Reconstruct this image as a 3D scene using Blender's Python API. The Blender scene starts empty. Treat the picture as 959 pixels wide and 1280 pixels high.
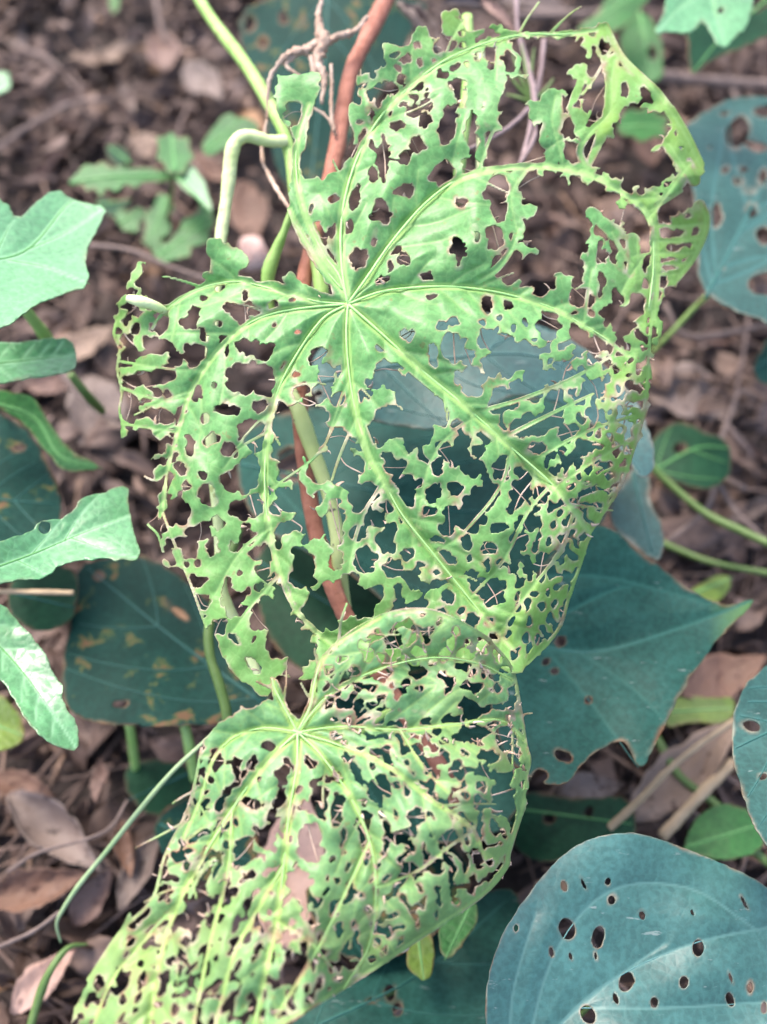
import bpy, math, random
import numpy as np
from mathutils import Vector, Matrix

S = bpy.context.scene
C = S.collection
random.seed(7)
rng = np.random.default_rng(11)

# ------------------------------------------------------------------ camera
CAM_H, PITCH, FOVV = 0.55, math.radians(60), math.radians(50)
cd = bpy.data.cameras.new('camera')
cam = bpy.data.objects.new('camera', cd)
C.objects.link(cam)
cam.location = (0, 0, CAM_H)
cam.rotation_euler = (math.pi / 2 - PITCH, 0, 0)
cd.sensor_fit = 'VERTICAL'
cd.sensor_height = 24
cd.angle = FOVV
cd.clip_start, cd.clip_end = 0.01, 200
cd.dof.use_dof = True
cd.dof.focus_distance = 0.378
cd.dof.aperture_fstop = 3.4
S.camera = cam
FPX = 640 / math.tan(FOVV / 2)
FW = Vector((0, math.cos(PITCH), -math.sin(PITCH)))
UP = Vector((0, math.sin(PITCH), math.cos(PITCH)))
RT = Vector((1, 0, 0))
FWn, UPn, RTn = np.array(FW), np.array(UP), np.array(RT)


def at(x, y, d):
    x, y, d = float(x), float(y), float(d)
    return Vector((0, 0, CAM_H)) + d * ((x - 479.5) / FPX * RT + (640 - y) / FPX * UP + FW)


def at_np(x, y, d):
    v = (x - 479.5)[:, None] / FPX * RTn + (640 - y)[:, None] / FPX * UPn + FWn
    return np.array((0, 0, CAM_H)) + d[:, None] * v


def gdepth(y):
    return CAM_H / (math.sin(PITCH) - (640 - y) / FPX * math.cos(PITCH))


# ------------------------------------------------------------------ world and sun
SUN_EL, SUN_ROT = math.radians(58), math.radians(-35)
W = bpy.data.worlds.new('World')
S.world = W
W.use_nodes = True
wn = W.node_tree
sky = wn.nodes.new('ShaderNodeTexSky')
sky.sky_type = 'NISHITA'
sky.sun_disc = False
sky.sun_elevation = SUN_EL
sky.sun_rotation = SUN_ROT
sky.dust_density = 4.0
bg = wn.nodes['Background']
bg.inputs['Strength'].default_value = 0.15
wn.links.new(sky.outputs[0], bg.inputs['Color'])
sl = bpy.data.lights.new('sun', 'SUN')
sl.energy = 1.0
sl.angle = math.radians(20)
sl.color = (1.0, 0.95, 0.88)
sun = bpy.data.objects.new('sun', sl)
C.objects.link(sun)
sd = Vector((math.sin(SUN_ROT) * math.cos(SUN_EL), math.cos(SUN_ROT) * math.cos(SUN_EL), math.sin(SUN_EL)))
sun.rotation_euler = sd.to_track_quat('Z', 'Y').to_euler()
S.view_settings.view_transform = 'Standard'
S.view_settings.look = 'None'
S.view_settings.exposure = 1.72
S.view_settings.gamma = 1.0


# ------------------------------------------------------------------ materials
def new_mat(name):
    m = bpy.data.materials.new(name)
    m.use_nodes = True
    nt = m.node_tree
    return m, nt, nt.nodes['Principled BSDF'], nt.nodes['Material Output']


def node(nt, t, **kw):
    n = nt.nodes.new(t)
    for k, v in kw.items():
        setattr(n, k, v)
    return n


def mixc(nt, fac, a, b):
    n = node(nt, 'ShaderNodeMix', data_type='RGBA')
    for s, v in ((n.inputs[0], fac), (n.inputs[6], a), (n.inputs[7], b)):
        if hasattr(v, 'is_output'):
            nt.links.new(v, s)
        elif isinstance(v, (tuple, list)):
            s.default_value = (*v, 1)
        else:
            s.default_value = v
    return n.outputs[2]


def ramp(nt, src, stops):
    n = node(nt, 'ShaderNodeValToRGB')
    e = n.color_ramp.elements
    while len(e) < len(stops):
        e.new(0.5)
    for i, (p, c) in enumerate(stops):
        e[i].position = p
        e[i].color = (*c, 1) if len(c) == 3 else c
    nt.links.new(src, n.inputs[0])
    return n.outputs[0]


def noise(nt, vec, scale, detail=4, rough=0.55, dist=0):
    n = node(nt, 'ShaderNodeTexNoise')
    n.inputs['Scale'].default_value = scale
    n.inputs['Detail'].default_value = detail
    n.inputs['Roughness'].default_value = rough
    n.inputs['Distortion'].default_value = dist
    nt.links.new(vec, n.inputs['Vector'])
    return n.outputs[0]


def geo_pos(nt):
    return node(nt, 'ShaderNodeTexCoord').outputs['Object']


def leaf_mat(name, base, alt, vein, rim, yel, rough=0.42, trans=0.3, spec=0.5, blotch=None, bumps=1.0, coat=0.0, tone=0.7, scuff=0.0, speck=0.0):
    """leaf blade: pigments from the masks stored on the mesh (R rim, G vein, B yellowing)"""
    m, nt, p, out = new_mat(name)
    pos = geo_pos(nt)
    att = node(nt, 'ShaderNodeAttribute', attribute_name='mask')
    sep = node(nt, 'ShaderNodeSeparateColor')
    nt.links.new(att.outputs['Color'], sep.inputs[0])
    n1 = noise(nt, pos, 55, 4)
    f1 = ramp(nt, n1, [(0.35, (0, 0, 0)), (0.65, (1, 1, 1))])
    col = mixc(nt, f1, base, alt)
    n3 = noise(nt, pos, 420, 3)
    f3 = ramp(nt, n3, [(0.40, (0.82, 0.82, 0.82)), (0.62, (1.1, 1.1, 1.1))])
    mu = node(nt, 'ShaderNodeMix', data_type='RGBA', blend_type='MULTIPLY')
    mu.inputs[0].default_value = 1
    nt.links.new(col, mu.inputs[6])
    nt.links.new(f3, mu.inputs[7])
    col = mu.outputs[2]
    col = mixc(nt, sep.outputs[2], col, yel)
    if blotch:
        bcol, bscale, lo, hi = blotch
        n2 = noise(nt, pos, bscale, 5, 0.6, 0.4)
        f2 = ramp(nt, n2, [(lo, (0, 0, 0)), (hi, (1, 1, 1))])
        b2 = mixc(nt, noise(nt, pos, bscale * 2.3, 2), bcol, (bcol[0] * 0.8, bcol[1] * 1.45, bcol[2] * 0.8))
        f0 = ramp(nt, n2, [(lo - 0.03, (0, 0, 0)), (lo, (0.7, 0.7, 0.7))])
        col = mixc(nt, f0, col, (0.075, 0.10, 0.03))
        col = mixc(nt, f2, col, b2)
    n4 = noise(nt, pos, 24, 3)
    f4 = ramp(nt, n4, [(0.32, (0.78, 0.80, 0.80)), (0.66, (1.14, 1.12, 1.12))])
    mu2 = node(nt, 'ShaderNodeMix', data_type='RGBA', blend_type='MULTIPLY')
    mu2.inputs[0].default_value = tone
    nt.links.new(col, mu2.inputs[6])
    nt.links.new(f4, mu2.inputs[7])
    col = mu2.outputs[2]
    if scuff:
        mp = node(nt, 'ShaderNodeMapping')
        mp.inputs['Rotation'].default_value = (0.3, 0.2, 0.9)
        mp.inputs['Scale'].default_value = (1, 4.5, 2)
        nt.links.new(pos, mp.inputs[0])
        n5 = noise(nt, mp.outputs[0], 75, 4, 0.65)
        f5 = ramp(nt, n5, [(0.655, (0, 0, 0)), (0.70, (scuff, scuff, scuff))])
        col = mixc(nt, f5, col, (0.28, 0.32, 0.30))
    if speck:
        f6 = ramp(nt, noise(nt, pos, 210, 3, 0.6), [(0.655, (0, 0, 0)), (0.70, (speck, speck, speck))])
        col = mixc(nt, f6, col, (0.26, 0.20, 0.08))
    # fine net of small veins
    vo = node(nt, 'ShaderNodeTexVoronoi', feature='DISTANCE_TO_EDGE')
    vo.inputs['Scale'].default_value = 260
    nt.links.new(pos, vo.inputs['Vector'])
    netf = ramp(nt, vo.outputs[0], [(0.0, (1, 1, 1)), (0.09, (0, 0, 0))])
    mm = node(nt, 'ShaderNodeMath', operation='MULTIPLY')
    nt.links.new(netf, mm.inputs[0])
    mm.inputs[1].default_value = 0.16
    col = mixc(nt, mm.outputs[0], col, vein)
    col = mixc(nt, sep.outputs[1], col, vein)
    rn = noise(nt, pos, 180, 3)
    rc = mixc(nt, ramp(nt, rn, [(0.42, (0, 0, 0)), (0.6, (1, 1, 1))]), rim, (rim[0] * 0.62, rim[1] * 0.45, rim[2] * 0.38))
    col = mixc(nt, sep.outputs[0], col, rc)
    nt.links.new(col, p.inputs['Base Color'])
    p.inputs['Roughness'].default_value = rough
    p.inputs['Specular IOR Level'].default_value = spec
    if coat:
        p.inputs['Coat Weight'].default_value = coat
        p.inputs['Coat Roughness'].default_value = 0.3
    bn = node(nt, 'ShaderNodeBump')
    bn.inputs['Strength'].default_value = 0.35 * bumps
    bn.inputs['Distance'].default_value = 0.0012
    ad = node(nt, 'ShaderNodeMath', operation='MULTIPLY_ADD')
    nt.links.new(noise(nt, pos, 120, 4), ad.inputs[0])
    ad.inputs[1].default_value = 1.2
    nt.links.new(vo.outputs[0], ad.inputs[2])
    nt.links.new(ad.outputs[0], bn.inputs['Height'])
    nt.links.new(bn.outputs[0], p.inputs['Normal'])
    if trans:
        tr = node(nt, 'ShaderNodeBsdfTranslucent')
        nt.links.new(mixc(nt, 0.35, col, yel), tr.inputs['Color'])
        mx = node(nt, 'ShaderNodeMixShader')
        mx.inputs[0].default_value = trans
        nt.links.new(p.outputs[0], mx.inputs[1])
        nt.links.new(tr.outputs[0], mx.inputs[2])
        nt.links.new(mx.outputs[0], out.inputs['Surface'])
    return m


def simple_mat(name, a, b, scale=90, rough=0.6, spec=0.3, stretch=None, bump=0.4, spot=None):
    m, nt, p, out = new_mat(name)
    pos = geo_pos(nt)
    n1 = noise(nt, pos, scale, 5, 0.6)
    col = mixc(nt, ramp(nt, n1, [(0.33, (0, 0, 0)), (0.66, (1, 1, 1))]), a, b)
    if spot:
        n2 = noise(nt, pos, 260, 2)
        col = mixc(nt, ramp(nt, n2, [(0.66, (0, 0, 0)), (0.70, (1, 1, 1))]), col, spot)
    nt.links.new(col, p.inputs['Base Color'])
    p.inputs['Roughness'].default_value = rough
    p.inputs['Specular IOR Level'].default_value = spec
    bn = node(nt, 'ShaderNodeBump')
    bn.inputs['Strength'].default_value = bump
    bn.inputs['Distance'].default_value = 0.001
    nt.links.new(noise(nt, pos, scale * 3, 5), bn.inputs['Height'])
    nt.links.new(bn.outputs[0], p.inputs['Normal'])
    return m


PALE = (0.62, 0.52, 0.38)
M = {}
M['chewed'] = leaf_mat('chewed leaf', (0.155, 0.39, 0.118), (0.19, 0.43, 0.14), (0.42, 0.64, 0.22), PALE, (0.38, 0.57, 0.08), rough=0.42, trans=0.35, spec=0.55, bumps=0.5, tone=0.35, speck=.6)
M['chewed_low'] = leaf_mat('drooping chewed leaf', (0.165, 0.37, 0.14), (0.21, 0.42, 0.165), (0.44, 0.62, 0.18), (0.62, 0.47, 0.36), (0.34, 0.46, 0.13), rough=0.42, trans=0.35, spec=0.5, bumps=0.5, tone=0.35, speck=.6)
M['vein'] = simple_mat('leaf vein', (0.30, 0.57, 0.18), (0.40, 0.64, 0.25), 60, 0.45)
M['vein_teal'] = simple_mat('vein of dark leaf', (0.024, 0.10, 0.085), (0.032, 0.12, 0.10), 60, 0.45)
M['vein_glossy'] = simple_mat('vein of glossy blue leaf', (0.065, 0.16, 0.155), (0.08, 0.185, 0.18), 60, 0.45)
M['vein_green'] = simple_mat('vein of green leaf', (0.09, 0.27, 0.08), (0.14, 0.33, 0.11), 60, 0.45)
DR = (0.20, 0.13, 0.08)
M['teal'] = leaf_mat('blue green leaf', (0.014, 0.062, 0.048), (0.020, 0.078, 0.062), (0.026, 0.10, 0.078), DR, (0.10, 0.20, 0.05), rough=0.5, trans=0.06, spec=0.13, bumps=0.6, tone=1.0, scuff=0.45)
M['teal_light'] = leaf_mat('pale blue green leaf', (0.022, 0.074, 0.062), (0.030, 0.090, 0.077), (0.04, 0.12, 0.11), (0.25, 0.24, 0.18), (0.12, 0.22, 0.06), rough=0.45, trans=0.05, spec=0.3, bumps=0.5, tone=1.0, scuff=0.45)
M['teal_glossy'] = leaf_mat('glossy blue leaf', (0.035, 0.108, 0.098), (0.046, 0.132, 0.120), (0.07, 0.165, 0.148), (0.25, 0.24, 0.18), (0.12, 0.22, 0.06), rough=0.42, trans=0.05, spec=0.45, bumps=0.45, tone=1.0, scuff=0.45)
M['teal_dark'] = leaf_mat('dark blotched leaf', (0.006, 0.034, 0.026), (0.009, 0.043, 0.033), (0.014, 0.052, 0.04), DR, (0.10, 0.20, 0.05), rough=0.55, trans=0.03, spec=0.09, bumps=0.6, blotch=((0.15, 0.06, 0.045), 75, 0.60, 0.65))
M['dark'] = leaf_mat('dark green leaf', (0.008, 0.042, 0.020), (0.014, 0.060, 0.028), (0.025, 0.08, 0.035), DR, (0.10, 0.20, 0.05), rough=0.5, trans=0.08, spec=0.14, bumps=0.6)
M['mid'] = leaf_mat('mid green leaf', (0.030, 0.13, 0.030), (0.045, 0.17, 0.04), (0.11, 0.27, 0.09), (0.2, 0.2, 0.1), (0.08, 0.22, 0.04), rough=0.42, trans=0.18, spec=0.3)
M['bright'] = leaf_mat('bright glossy leaf', (0.11, 0.32, 0.125), (0.145, 0.37, 0.16), (0.26, 0.50, 0.26), (0.25, 0.38, 0.2), (0.2, 0.4, 0.08), rough=0.33, trans=0.2, spec=0.8, bumps=0.6, scuff=0.25)
M['olive'] = leaf_mat('yellow green leaf', (0.10, 0.19, 0.025), (0.15, 0.24, 0.03), (0.25, 0.34, 0.1), (0.3, 0.25, 0.1), (0.3, 0.36, 0.06), rough=0.45, trans=0.3)
M['stem_green'] = simple_mat('green stem', (0.24, 0.42, 0.10), (0.34, 0.50, 0.16), 70, 0.45, 0.35, bump=.7, spot=(0.20, 0.24, 0.08))
M['stem_pale'] = simple_mat('pale stem', (0.54, 0.64, 0.26), (0.70, 0.74, 0.44), 70, 0.45, 0.35, bump=.7, spot=(0.38, 0.42, 0.16))
M['tendril'] = simple_mat('dull tendril', (0.26, 0.38, 0.18), (0.36, 0.46, 0.26), 70, 0.5, 0.3)
M['stem_spot'] = simple_mat('spotted pale stem', (0.46, 0.55, 0.20), (0.55, 0.62, 0.28), 60, 0.45, 0.4, spot=(0.10, 0.08, 0.07))
M['stem_dark'] = simple_mat('dark green stem', (0.075, 0.14, 0.032), (0.12, 0.19, 0.055), 70, 0.45, 0.4)
M['bark'] = simple_mat('reddish brown bark', (0.28, 0.10, 0.065), (0.42, 0.18, 0.125), 130, 0.65, 0.3, bump=0.8)
M['dry'] = simple_mat('dry withered tissue', (0.34, 0.22, 0.16), (0.55, 0.42, 0.34), 120, 0.75, 0.2)
M['drygrey'] = simple_mat('dry grey purple tissue', (0.20, 0.14, 0.14), (0.34, 0.26, 0.26), 90, 0.7, 0.2)
M['twig'] = simple_mat('grey brown twig', (0.13, 0.095, 0.085), (0.22, 0.165, 0.145), 120, 0.8, 0.2)
M['straw'] = simple_mat('tan straw', (0.36, 0.26, 0.16), (0.46, 0.34, 0.22), 90, 0.7, 0.2)
M['pink'] = simple_mat('pale pink pebble', (0.36, 0.22, 0.19), (0.60, 0.42, 0.37), 110, 0.7, 0.3, bump=.9)


def dead_mat(name, a, b):
    m, nt, p, out = new_mat(name)
    pos = geo_pos(nt)
    col = mixc(nt, ramp(nt, noise(nt, pos, 45, 6, 0.65), [(0.3, (0, 0, 0)), (0.7, (1, 1, 1))]), a, b)
    sp = ramp(nt, noise(nt, pos, 170, 3), [(0.58, (0, 0, 0)), (0.68, (1, 1, 1))])
    col = mixc(nt, sp, col, (a[0] * 0.5, a[1] * 0.45, a[2] * 0.45))
    nt.links.new(col, p.inputs['Base Color'])
    p.inputs['Roughness'].default_value = 0.6
    p.inputs['Specular IOR Level'].default_value = 0.35
    bn = node(nt, 'ShaderNodeBump')
    bn.inputs['Strength'].default_value = 0.6
    bn.inputs['Distance'].default_value = 0.0015
    nt.links.new(noise(nt, pos, 150, 5), bn.inputs['Height'])
    nt.links.new(bn.outputs[0], p.inputs['Normal'])
    return m


M['dead_brown'] = dead_mat('dead brown leaf', (0.13, 0.075, 0.06), (0.20, 0.125, 0.10))
M['dead_red'] = dead_mat('dead reddish leaf', (0.12, 0.064, 0.044), (0.19, 0.108, 0.076))
M['dead_tan'] = dead_mat('dead tan leaf', (0.20, 0.135, 0.098), (0.29, 0.205, 0.155))
M['dead_mauve'] = dead_mat('dead mauve leaf', (0.14, 0.102, 0.088), (0.22, 0.168, 0.146))
M['dead_pink'] = dead_mat('dead pinkish leaf', (0.31, 0.195, 0.16), (0.42, 0.28, 0.23))


def litter_mat():
    m, nt, p, out = new_mat('leaf litter')
    pos = geo_pos(nt)
    att = node(nt, 'ShaderNodeAttribute', attribute_name='tint')
    sep = node(nt, 'ShaderNodeSeparateColor')
    nt.links.new(att.outputs['Color'], sep.inputs[0])
    col = ramp(nt, sep.outputs[0], [(0.0, (0.034, 0.021, 0.017)), (0.25, (0.088, 0.056, 0.045)), (0.5, (0.14, 0.094, 0.078)),
                                    (0.75, (0.19, 0.136, 0.118)), (0.92, (0.26, 0.17, 0.125)), (0.965, (0.28, 0.16, 0.085)), (1.0, (0.36, 0.28, 0.22))])
    f = ramp(nt, noise(nt, pos, 130, 5, 0.65), [(0.3, (0.62, 0.6, 0.6)), (0.7, (1.2, 1.2, 1.2))])
    mu = node(nt, 'ShaderNodeMix', data_type='RGBA', blend_type='MULTIPLY')
    mu.inputs[0].default_value = 1
    nt.links.new(col, mu.inputs[6])
    nt.links.new(f, mu.inputs[7])
    nt.links.new(mu.outputs[2], p.inputs['Base Color'])
    p.inputs['Roughness'].default_value = 0.65
    p.inputs['Specular IOR Level'].default_value = 0.3
    return m


M['litter'] = litter_mat()


def soil_mat():
    m, nt, p, out = new_mat('forest soil')
    pos = geo_pos(nt)
    col = ramp(nt, noise(nt, pos, 28, 8, 0.7), [(0.3, (0.025, 0.018, 0.016)), (0.5, (0.055, 0.04, 0.036)), (0.72, (0.10, 0.075, 0.07))])
    nt.links.new(col, p.inputs['Base Color'])
    p.inputs['Roughness'].default_value = 0.85
    bn = node(nt, 'ShaderNodeBump')
    bn.inputs['Strength'].default_value = 0.9
    bn.inputs['Distance'].default_value = 0.006
    nt.links.new(noise(nt, pos, 90, 8, 0.7), bn.inputs['Height'])
    nt.links.new(bn.outputs[0], p.inputs['Normal'])
    return m


M['soil'] = soil_mat()


# ------------------------------------------------------------------ mesh helpers
def link(name, me, mat=None, parent=None, loc=None):
    o = bpy.data.objects.new(name, me)
    C.objects.link(o)
    if mat is not None and me is not None:
        me.materials.append(mat)
    if loc is not None:
        o.location = loc
    if parent:
        o.parent = parent
    return o


def make_mesh(name, verts, faces, smooth=True):
    me = bpy.data.meshes.new(name)
    verts = np.asarray(verts, dtype=np.float64)
    if isinstance(faces, np.ndarray):
        nf, k = faces.shape
        me.vertices.add(len(verts))
        me.vertices.foreach_set('co', verts.ravel())
        me.loops.add(nf * k)
        me.polygons.add(nf)
        me.loops.foreach_set('vertex_index', faces.ravel().astype(np.int32))
        me.polygons.foreach_set('loop_start', np.arange(0, nf * k, k, dtype=np.int32))
        me.update(calc_edges=True)
    else:
        me.from_pydata([tuple(v) for v in verts], [], faces)
    if smooth:
        me.polygons.foreach_set('use_smooth', [True] * len(me.polygons))
    me.update()
    return me


def tag(o, label, cat, group=None, kind=None):
    if label:
        o['label'] = label
    if cat:
        o['category'] = cat
    if group:
        o['group'] = group
    if kind:
        o['kind'] = kind
    return o


def thing(name, label, cat, loc, group=None):
    o = link(name, None, loc=loc)
    return tag(o, label, cat, group)


def catmull(P, n=8):
    P = [np.array(p, float) for p in P]
    Q = [2 * P[0] - P[1]] + P + [2 * P[-1] - P[-2]]
    out = []
    for i in range(1, len(Q) - 2):
        a, b, c, d = Q[i - 1:i + 3]
        for t in np.linspace(0, 1, n, endpoint=False):
            out.append(0.5 * (2 * b + (c - a) * t + (2 * a - 5 * b + 4 * c - d) * t * t + (3 * b - a - 3 * c + d) * t ** 3))
    out.append(P[-1])
    return np.array(out)


def tube_geo(pts, rad, sides=8, lump=0.0, flat=1.0):
    pts = np.asarray(pts, float)
    n = len(pts)
    rad = np.broadcast_to(np.asarray(rad, float), (n,))
    T = np.gradient(pts, axis=0)
    T /= np.linalg.norm(T, axis=1)[:, None] + 1e-12
    ref = np.array((0.3, 0.2, 0.9))
    ref = ref - T[0] * ref.dot(T[0])
    ref /= np.linalg.norm(ref)
    V = []
    ang = np.linspace(0, 2 * np.pi, sides, endpoint=False)
    for i in range(n):
        ref = ref - T[i] * ref.dot(T[i])
        ref /= np.linalg.norm(ref) + 1e-12
        bi = np.cross(T[i], ref)
        r = rad[i] * (1 + lump * rng.normal(size=sides))
        V.append(pts[i] + (np.cos(ang) * r)[:, None] * ref + (np.sin(ang) * r * flat)[:, None] * bi)
    V = np.concatenate(V)
    F = []
    for i in range(n - 1):
        for k in range(sides):
            a, b = i * sides + k, i * sides + (k + 1) % sides
            F.append((a, b, b + sides))
            F.append((a, b + sides, a + sides))
    V = np.concatenate([V, pts[:1], pts[-1:]])
    for k in range(sides):
        F.append((len(V) - 2, (k + 1) % sides, k))
        F.append((len(V) - 1, (n - 1) * sides + k, (n - 1) * sides + (k + 1) % sides))
    return V, np.array(F)


def px_path(P, n=8):
    """(x, y, depth) control points to a smooth path in the world"""
    Q = catmull([(p[0], p[1], p[2]) for p in P], n)
    return at_np(Q[:, 0], Q[:, 1], Q[:, 2]), Q


def stem(name, P, r, mat, label, cat, group=None, sides=10, lump=0.02, n=8, parent=None):
    """r in photo pixels (a number or end pair), P = (x, y, depth) list"""
    W_, Q = px_path(P, n)
    rr = np.interp(np.linspace(0, 1, len(W_)), np.linspace(0, 1, len(np.atleast_1d(r))), np.atleast_1d(r)) * Q[:, 2] / FPX
    q = np.arange(len(rr)) / n
    rr = rr * (1 + 0.05 * np.sin(q * 2.1 + len(rr)) + 0.035 * np.sin(q * 5.3))
    base = W_[0]
    V, F = tube_geo(W_ - base, rr, sides, lump)
    o = link(name, make_mesh(name, V, F), mat, parent, loc=base)
    if label:
        tag(o, label, cat, group)
    return o


# ------------------------------------------------------------------ 2-D fields
def vnoise(x, y, cell, seed):
    r = np.random.default_rng(seed)
    T = r.normal(size=(128, 128))
    u, v = x / cell, y / cell
    i, j = np.floor(u).astype(int), np.floor(v).astype(int)
    fu, fv = u - i, v - j
    fu = fu * fu * (3 - 2 * fu)
    fv = fv * fv * (3 - 2 * fv)
    g = lambda a, b: T[a % 128, b % 128]
    return (g(i, j) * (1 - fu) + g(i + 1, j) * fu) * (1 - fv) + (g(i, j + 1) * (1 - fu) + g(i + 1, j + 1) * fu) * fv


def seg_dist(x, y, P, closed=False):
    """distance to polyline and fractional position along it"""
    P = np.asarray(P, float)
    Q = np.vstack([P, P[:1]]) if closed else P
    best = np.full(x.shape, 1e9)
    tt = np.zeros(x.shape)
    n = len(Q) - 1
    for k in range(n):
        ax, ay = Q[k]
        dx, dy = Q[k + 1] - Q[k]
        L = dx * dx + dy * dy + 1e-9
        t = np.clip(((x - ax) * dx + (y - ay) * dy) / L, 0, 1)
        d = np.hypot(x - ax - t * dx, y - ay - t * dy)
        m = d < best
        best[m] = d[m]
        tt[m] = (k + t[m]) / n
    return best, tt


def inside(x, y, P):
    P = np.asarray(P, float)
    r = np.zeros(x.shape, bool)
    j = len(P) - 1
    for i in range(len(P)):
        (xi, yi), (xj, yj) = P[i], P[j]
        if yi != yj:
            c = ((yi > y) != (yj > y)) & (x < (xj - xi) * (y - yi) / (yj - yi) + xi)
            r ^= c
        j = i
    return r


def chaikin(P, n=2):
    P = np.asarray(P, float)
    for _ in range(n):
        Q = np.roll(P, -1, axis=0)
        P = np.stack([0.75 * P + 0.25 * Q, 0.25 * P + 0.75 * Q], 1).reshape(-1, 2)
    return P


def carve(F, X, Y, holes, seed, x0, y0, step, rough=1.0, grow=1.0, joins=0.0, hub=None):
    """bites: each hole is a ring of overlapping round mouthfuls, neighbours sometimes eaten into one"""
    r = np.random.default_rng(seed)
    wx = X + rough * (1.5 * vnoise(X, Y, 8, seed + 41) + 1.2 * vnoise(X, Y, 20, seed + 43))
    wy = Y + rough * (1.5 * vnoise(X, Y, 8, seed + 42) + 1.2 * vnoise(X, Y, 20, seed + 44))

    def window(ax, ay, bx, by):
        i0, i1 = max(0, int((ax - x0) / step)), min(F.shape[1], int((bx - x0) / step) + 2)
        j0, j1 = max(0, int((ay - y0) / step)), min(F.shape[0], int((by - y0) / step) + 2)
        return (slice(j0, j1), slice(i0, i1)) if i0 < i1 and j0 < j1 else None
    HH = []
    for h in holes:
        hx, hy, rx, ry = h[:4]
        near = hub is not None and math.hypot(hx - hub[0], hy - hub[1]) < 150
        gr = 0.95 if near else grow
        rx, ry = rx * gr + (gr - 1) * 6, ry * gr + (gr - 1) * 6
        a = math.radians(h[4]) if len(h) > 4 else 0
        m = min(rx, ry)
        big = min(1.0, m / 9)
        circ = []
        n = int(3 + 2.6 * max(rx, ry) / m + m / 4)
        for _ in range(n):
            th = r.uniform(0, 2 * math.pi)
            cr = m * r.uniform(0.22, 0.5)
            q = 1.06 - cr / m * r.uniform(.75, 1.1)
            u, v = math.cos(th) * rx * q, math.sin(th) * ry * q
            circ.append((hx + u * math.cos(a) - v * math.sin(a), hy + u * math.sin(a) + v * math.cos(a), cr))
        HH.append((hx, hy, -9 if near else (rx + ry) / 2))
        R = max(rx, ry) * 1.35 + 8
        w = window(hx - R, hy - R, hx + R, hy + R)
        if w is None:
            continue
        sx, sy = wx[w], wy[w]
        u = (sx - hx) * math.cos(a) + (sy - hy) * math.sin(a)
        v = -(sx - hx) * math.sin(a) + (sy - hy) * math.cos(a)
        k = 0.95 - 0.17 * big
        if rough < .6:
            k, circ = 0.98, circ[:1]
        e = (1 - np.sqrt((u / (rx * k)) ** 2 + (v / (ry * k)) ** 2)) * m
        for cx, cy, cr in circ:
            e = np.maximum(e, cr - np.hypot(sx - cx, sy - cy))
        F[w] = np.minimum(F[w], -e)
    if joins:
        A = np.array(HH)
        for i in range(len(A)):
            d = np.hypot(A[:, 0] - A[i, 0], A[:, 1] - A[i, 1])
            for j in np.nonzero((d < A[:, 2] + A[i, 2] + 8) & (np.arange(len(A)) > i))[0]:
                if r.random() > joins:
                    continue
                c = r.uniform(1.6, 3.8)
                w = window(min(A[i, 0], A[j, 0]) - 8, min(A[i, 1], A[j, 1]) - 8, max(A[i, 0], A[j, 0]) + 8, max(A[i, 1], A[j, 1]) + 8)
                if w is None:
                    continue
                dd, _ = seg_dist(wx[w], wy[w], [A[i, :2], A[j, :2]])
                F[w] = np.minimum(F[w], dd - c)


def contour(F, X, Y):
    """triangles of the region F > 0 (marching triangles); returns grid-space points and faces"""
    h, w = F.shape
    idx = np.arange(h * w).reshape(h, w)
    a, b, c, d = idx[:-1, :-1].ravel(), idx[:-1, 1:].ravel(), idx[1:, 1:].ravel(), idx[1:, :-1].ravel()
    tri = np.concatenate([np.stack([a, d, b], 1), np.stack([b, d, c], 1)])
    f = F.ravel()
    s = (f[tri] > 0)
    k = s.sum(1)
    full = tri[k == 3]
    keys, faces = [], []
    N = h * w

    def ek(p, q):
        return np.minimum(p, q) * N + np.maximum(p, q)
    one, two = tri[k == 1], tri[k == 2]
    s1, s2 = s[k == 1], s[k == 2]
    r1 = s1.argmax(1)
    A = one[np.arange(len(one)), r1]
    B = one[np.arange(len(one)), (r1 + 1) % 3]
    Cc = one[np.arange(len(one)), (r1 + 2) % 3]
    r2 = (~s2).argmax(1)
    D = two[np.arange(len(two)), r2]
    E = two[np.arange(len(two)), (r2 + 1) % 3]
    G = two[np.arange(len(two)), (r2 + 2) % 3]
    OFF = N * N + N
    t1 = np.stack([A - OFF, ek(A, B), ek(A, Cc)], 1)
    t2 = np.stack([E - OFF, G - OFF, ek(D, G)], 1)
    t3 = np.stack([E - OFF, ek(D, G), ek(D, E)], 1)
    allf = np.concatenate([full - OFF, t1, t2, t3])
    uq, inv = np.unique(allf.ravel(), return_inverse=True)
    faces = inv.reshape(-1, 3)
    xs, ys = X.ravel(), Y.ravel()
    px = np.empty(len(uq))
    py = np.empty(len(uq))
    fv = np.zeros(len(uq))
    g = uq < 0
    gi = uq[g] + OFF
    px[g], py[g], fv[g] = xs[gi], ys[gi], f[gi]
    e = ~g
    p, q = uq[e] // N, uq[e] % N
    t = np.clip(f[p] / (f[p] - f[q]), 0.02, 0.98)
    px[e] = xs[p] + t * (xs[q] - xs[p])
    py[e] = ys[p] + t * (ys[q] - ys[p])
    return px, py, fv, faces


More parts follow.
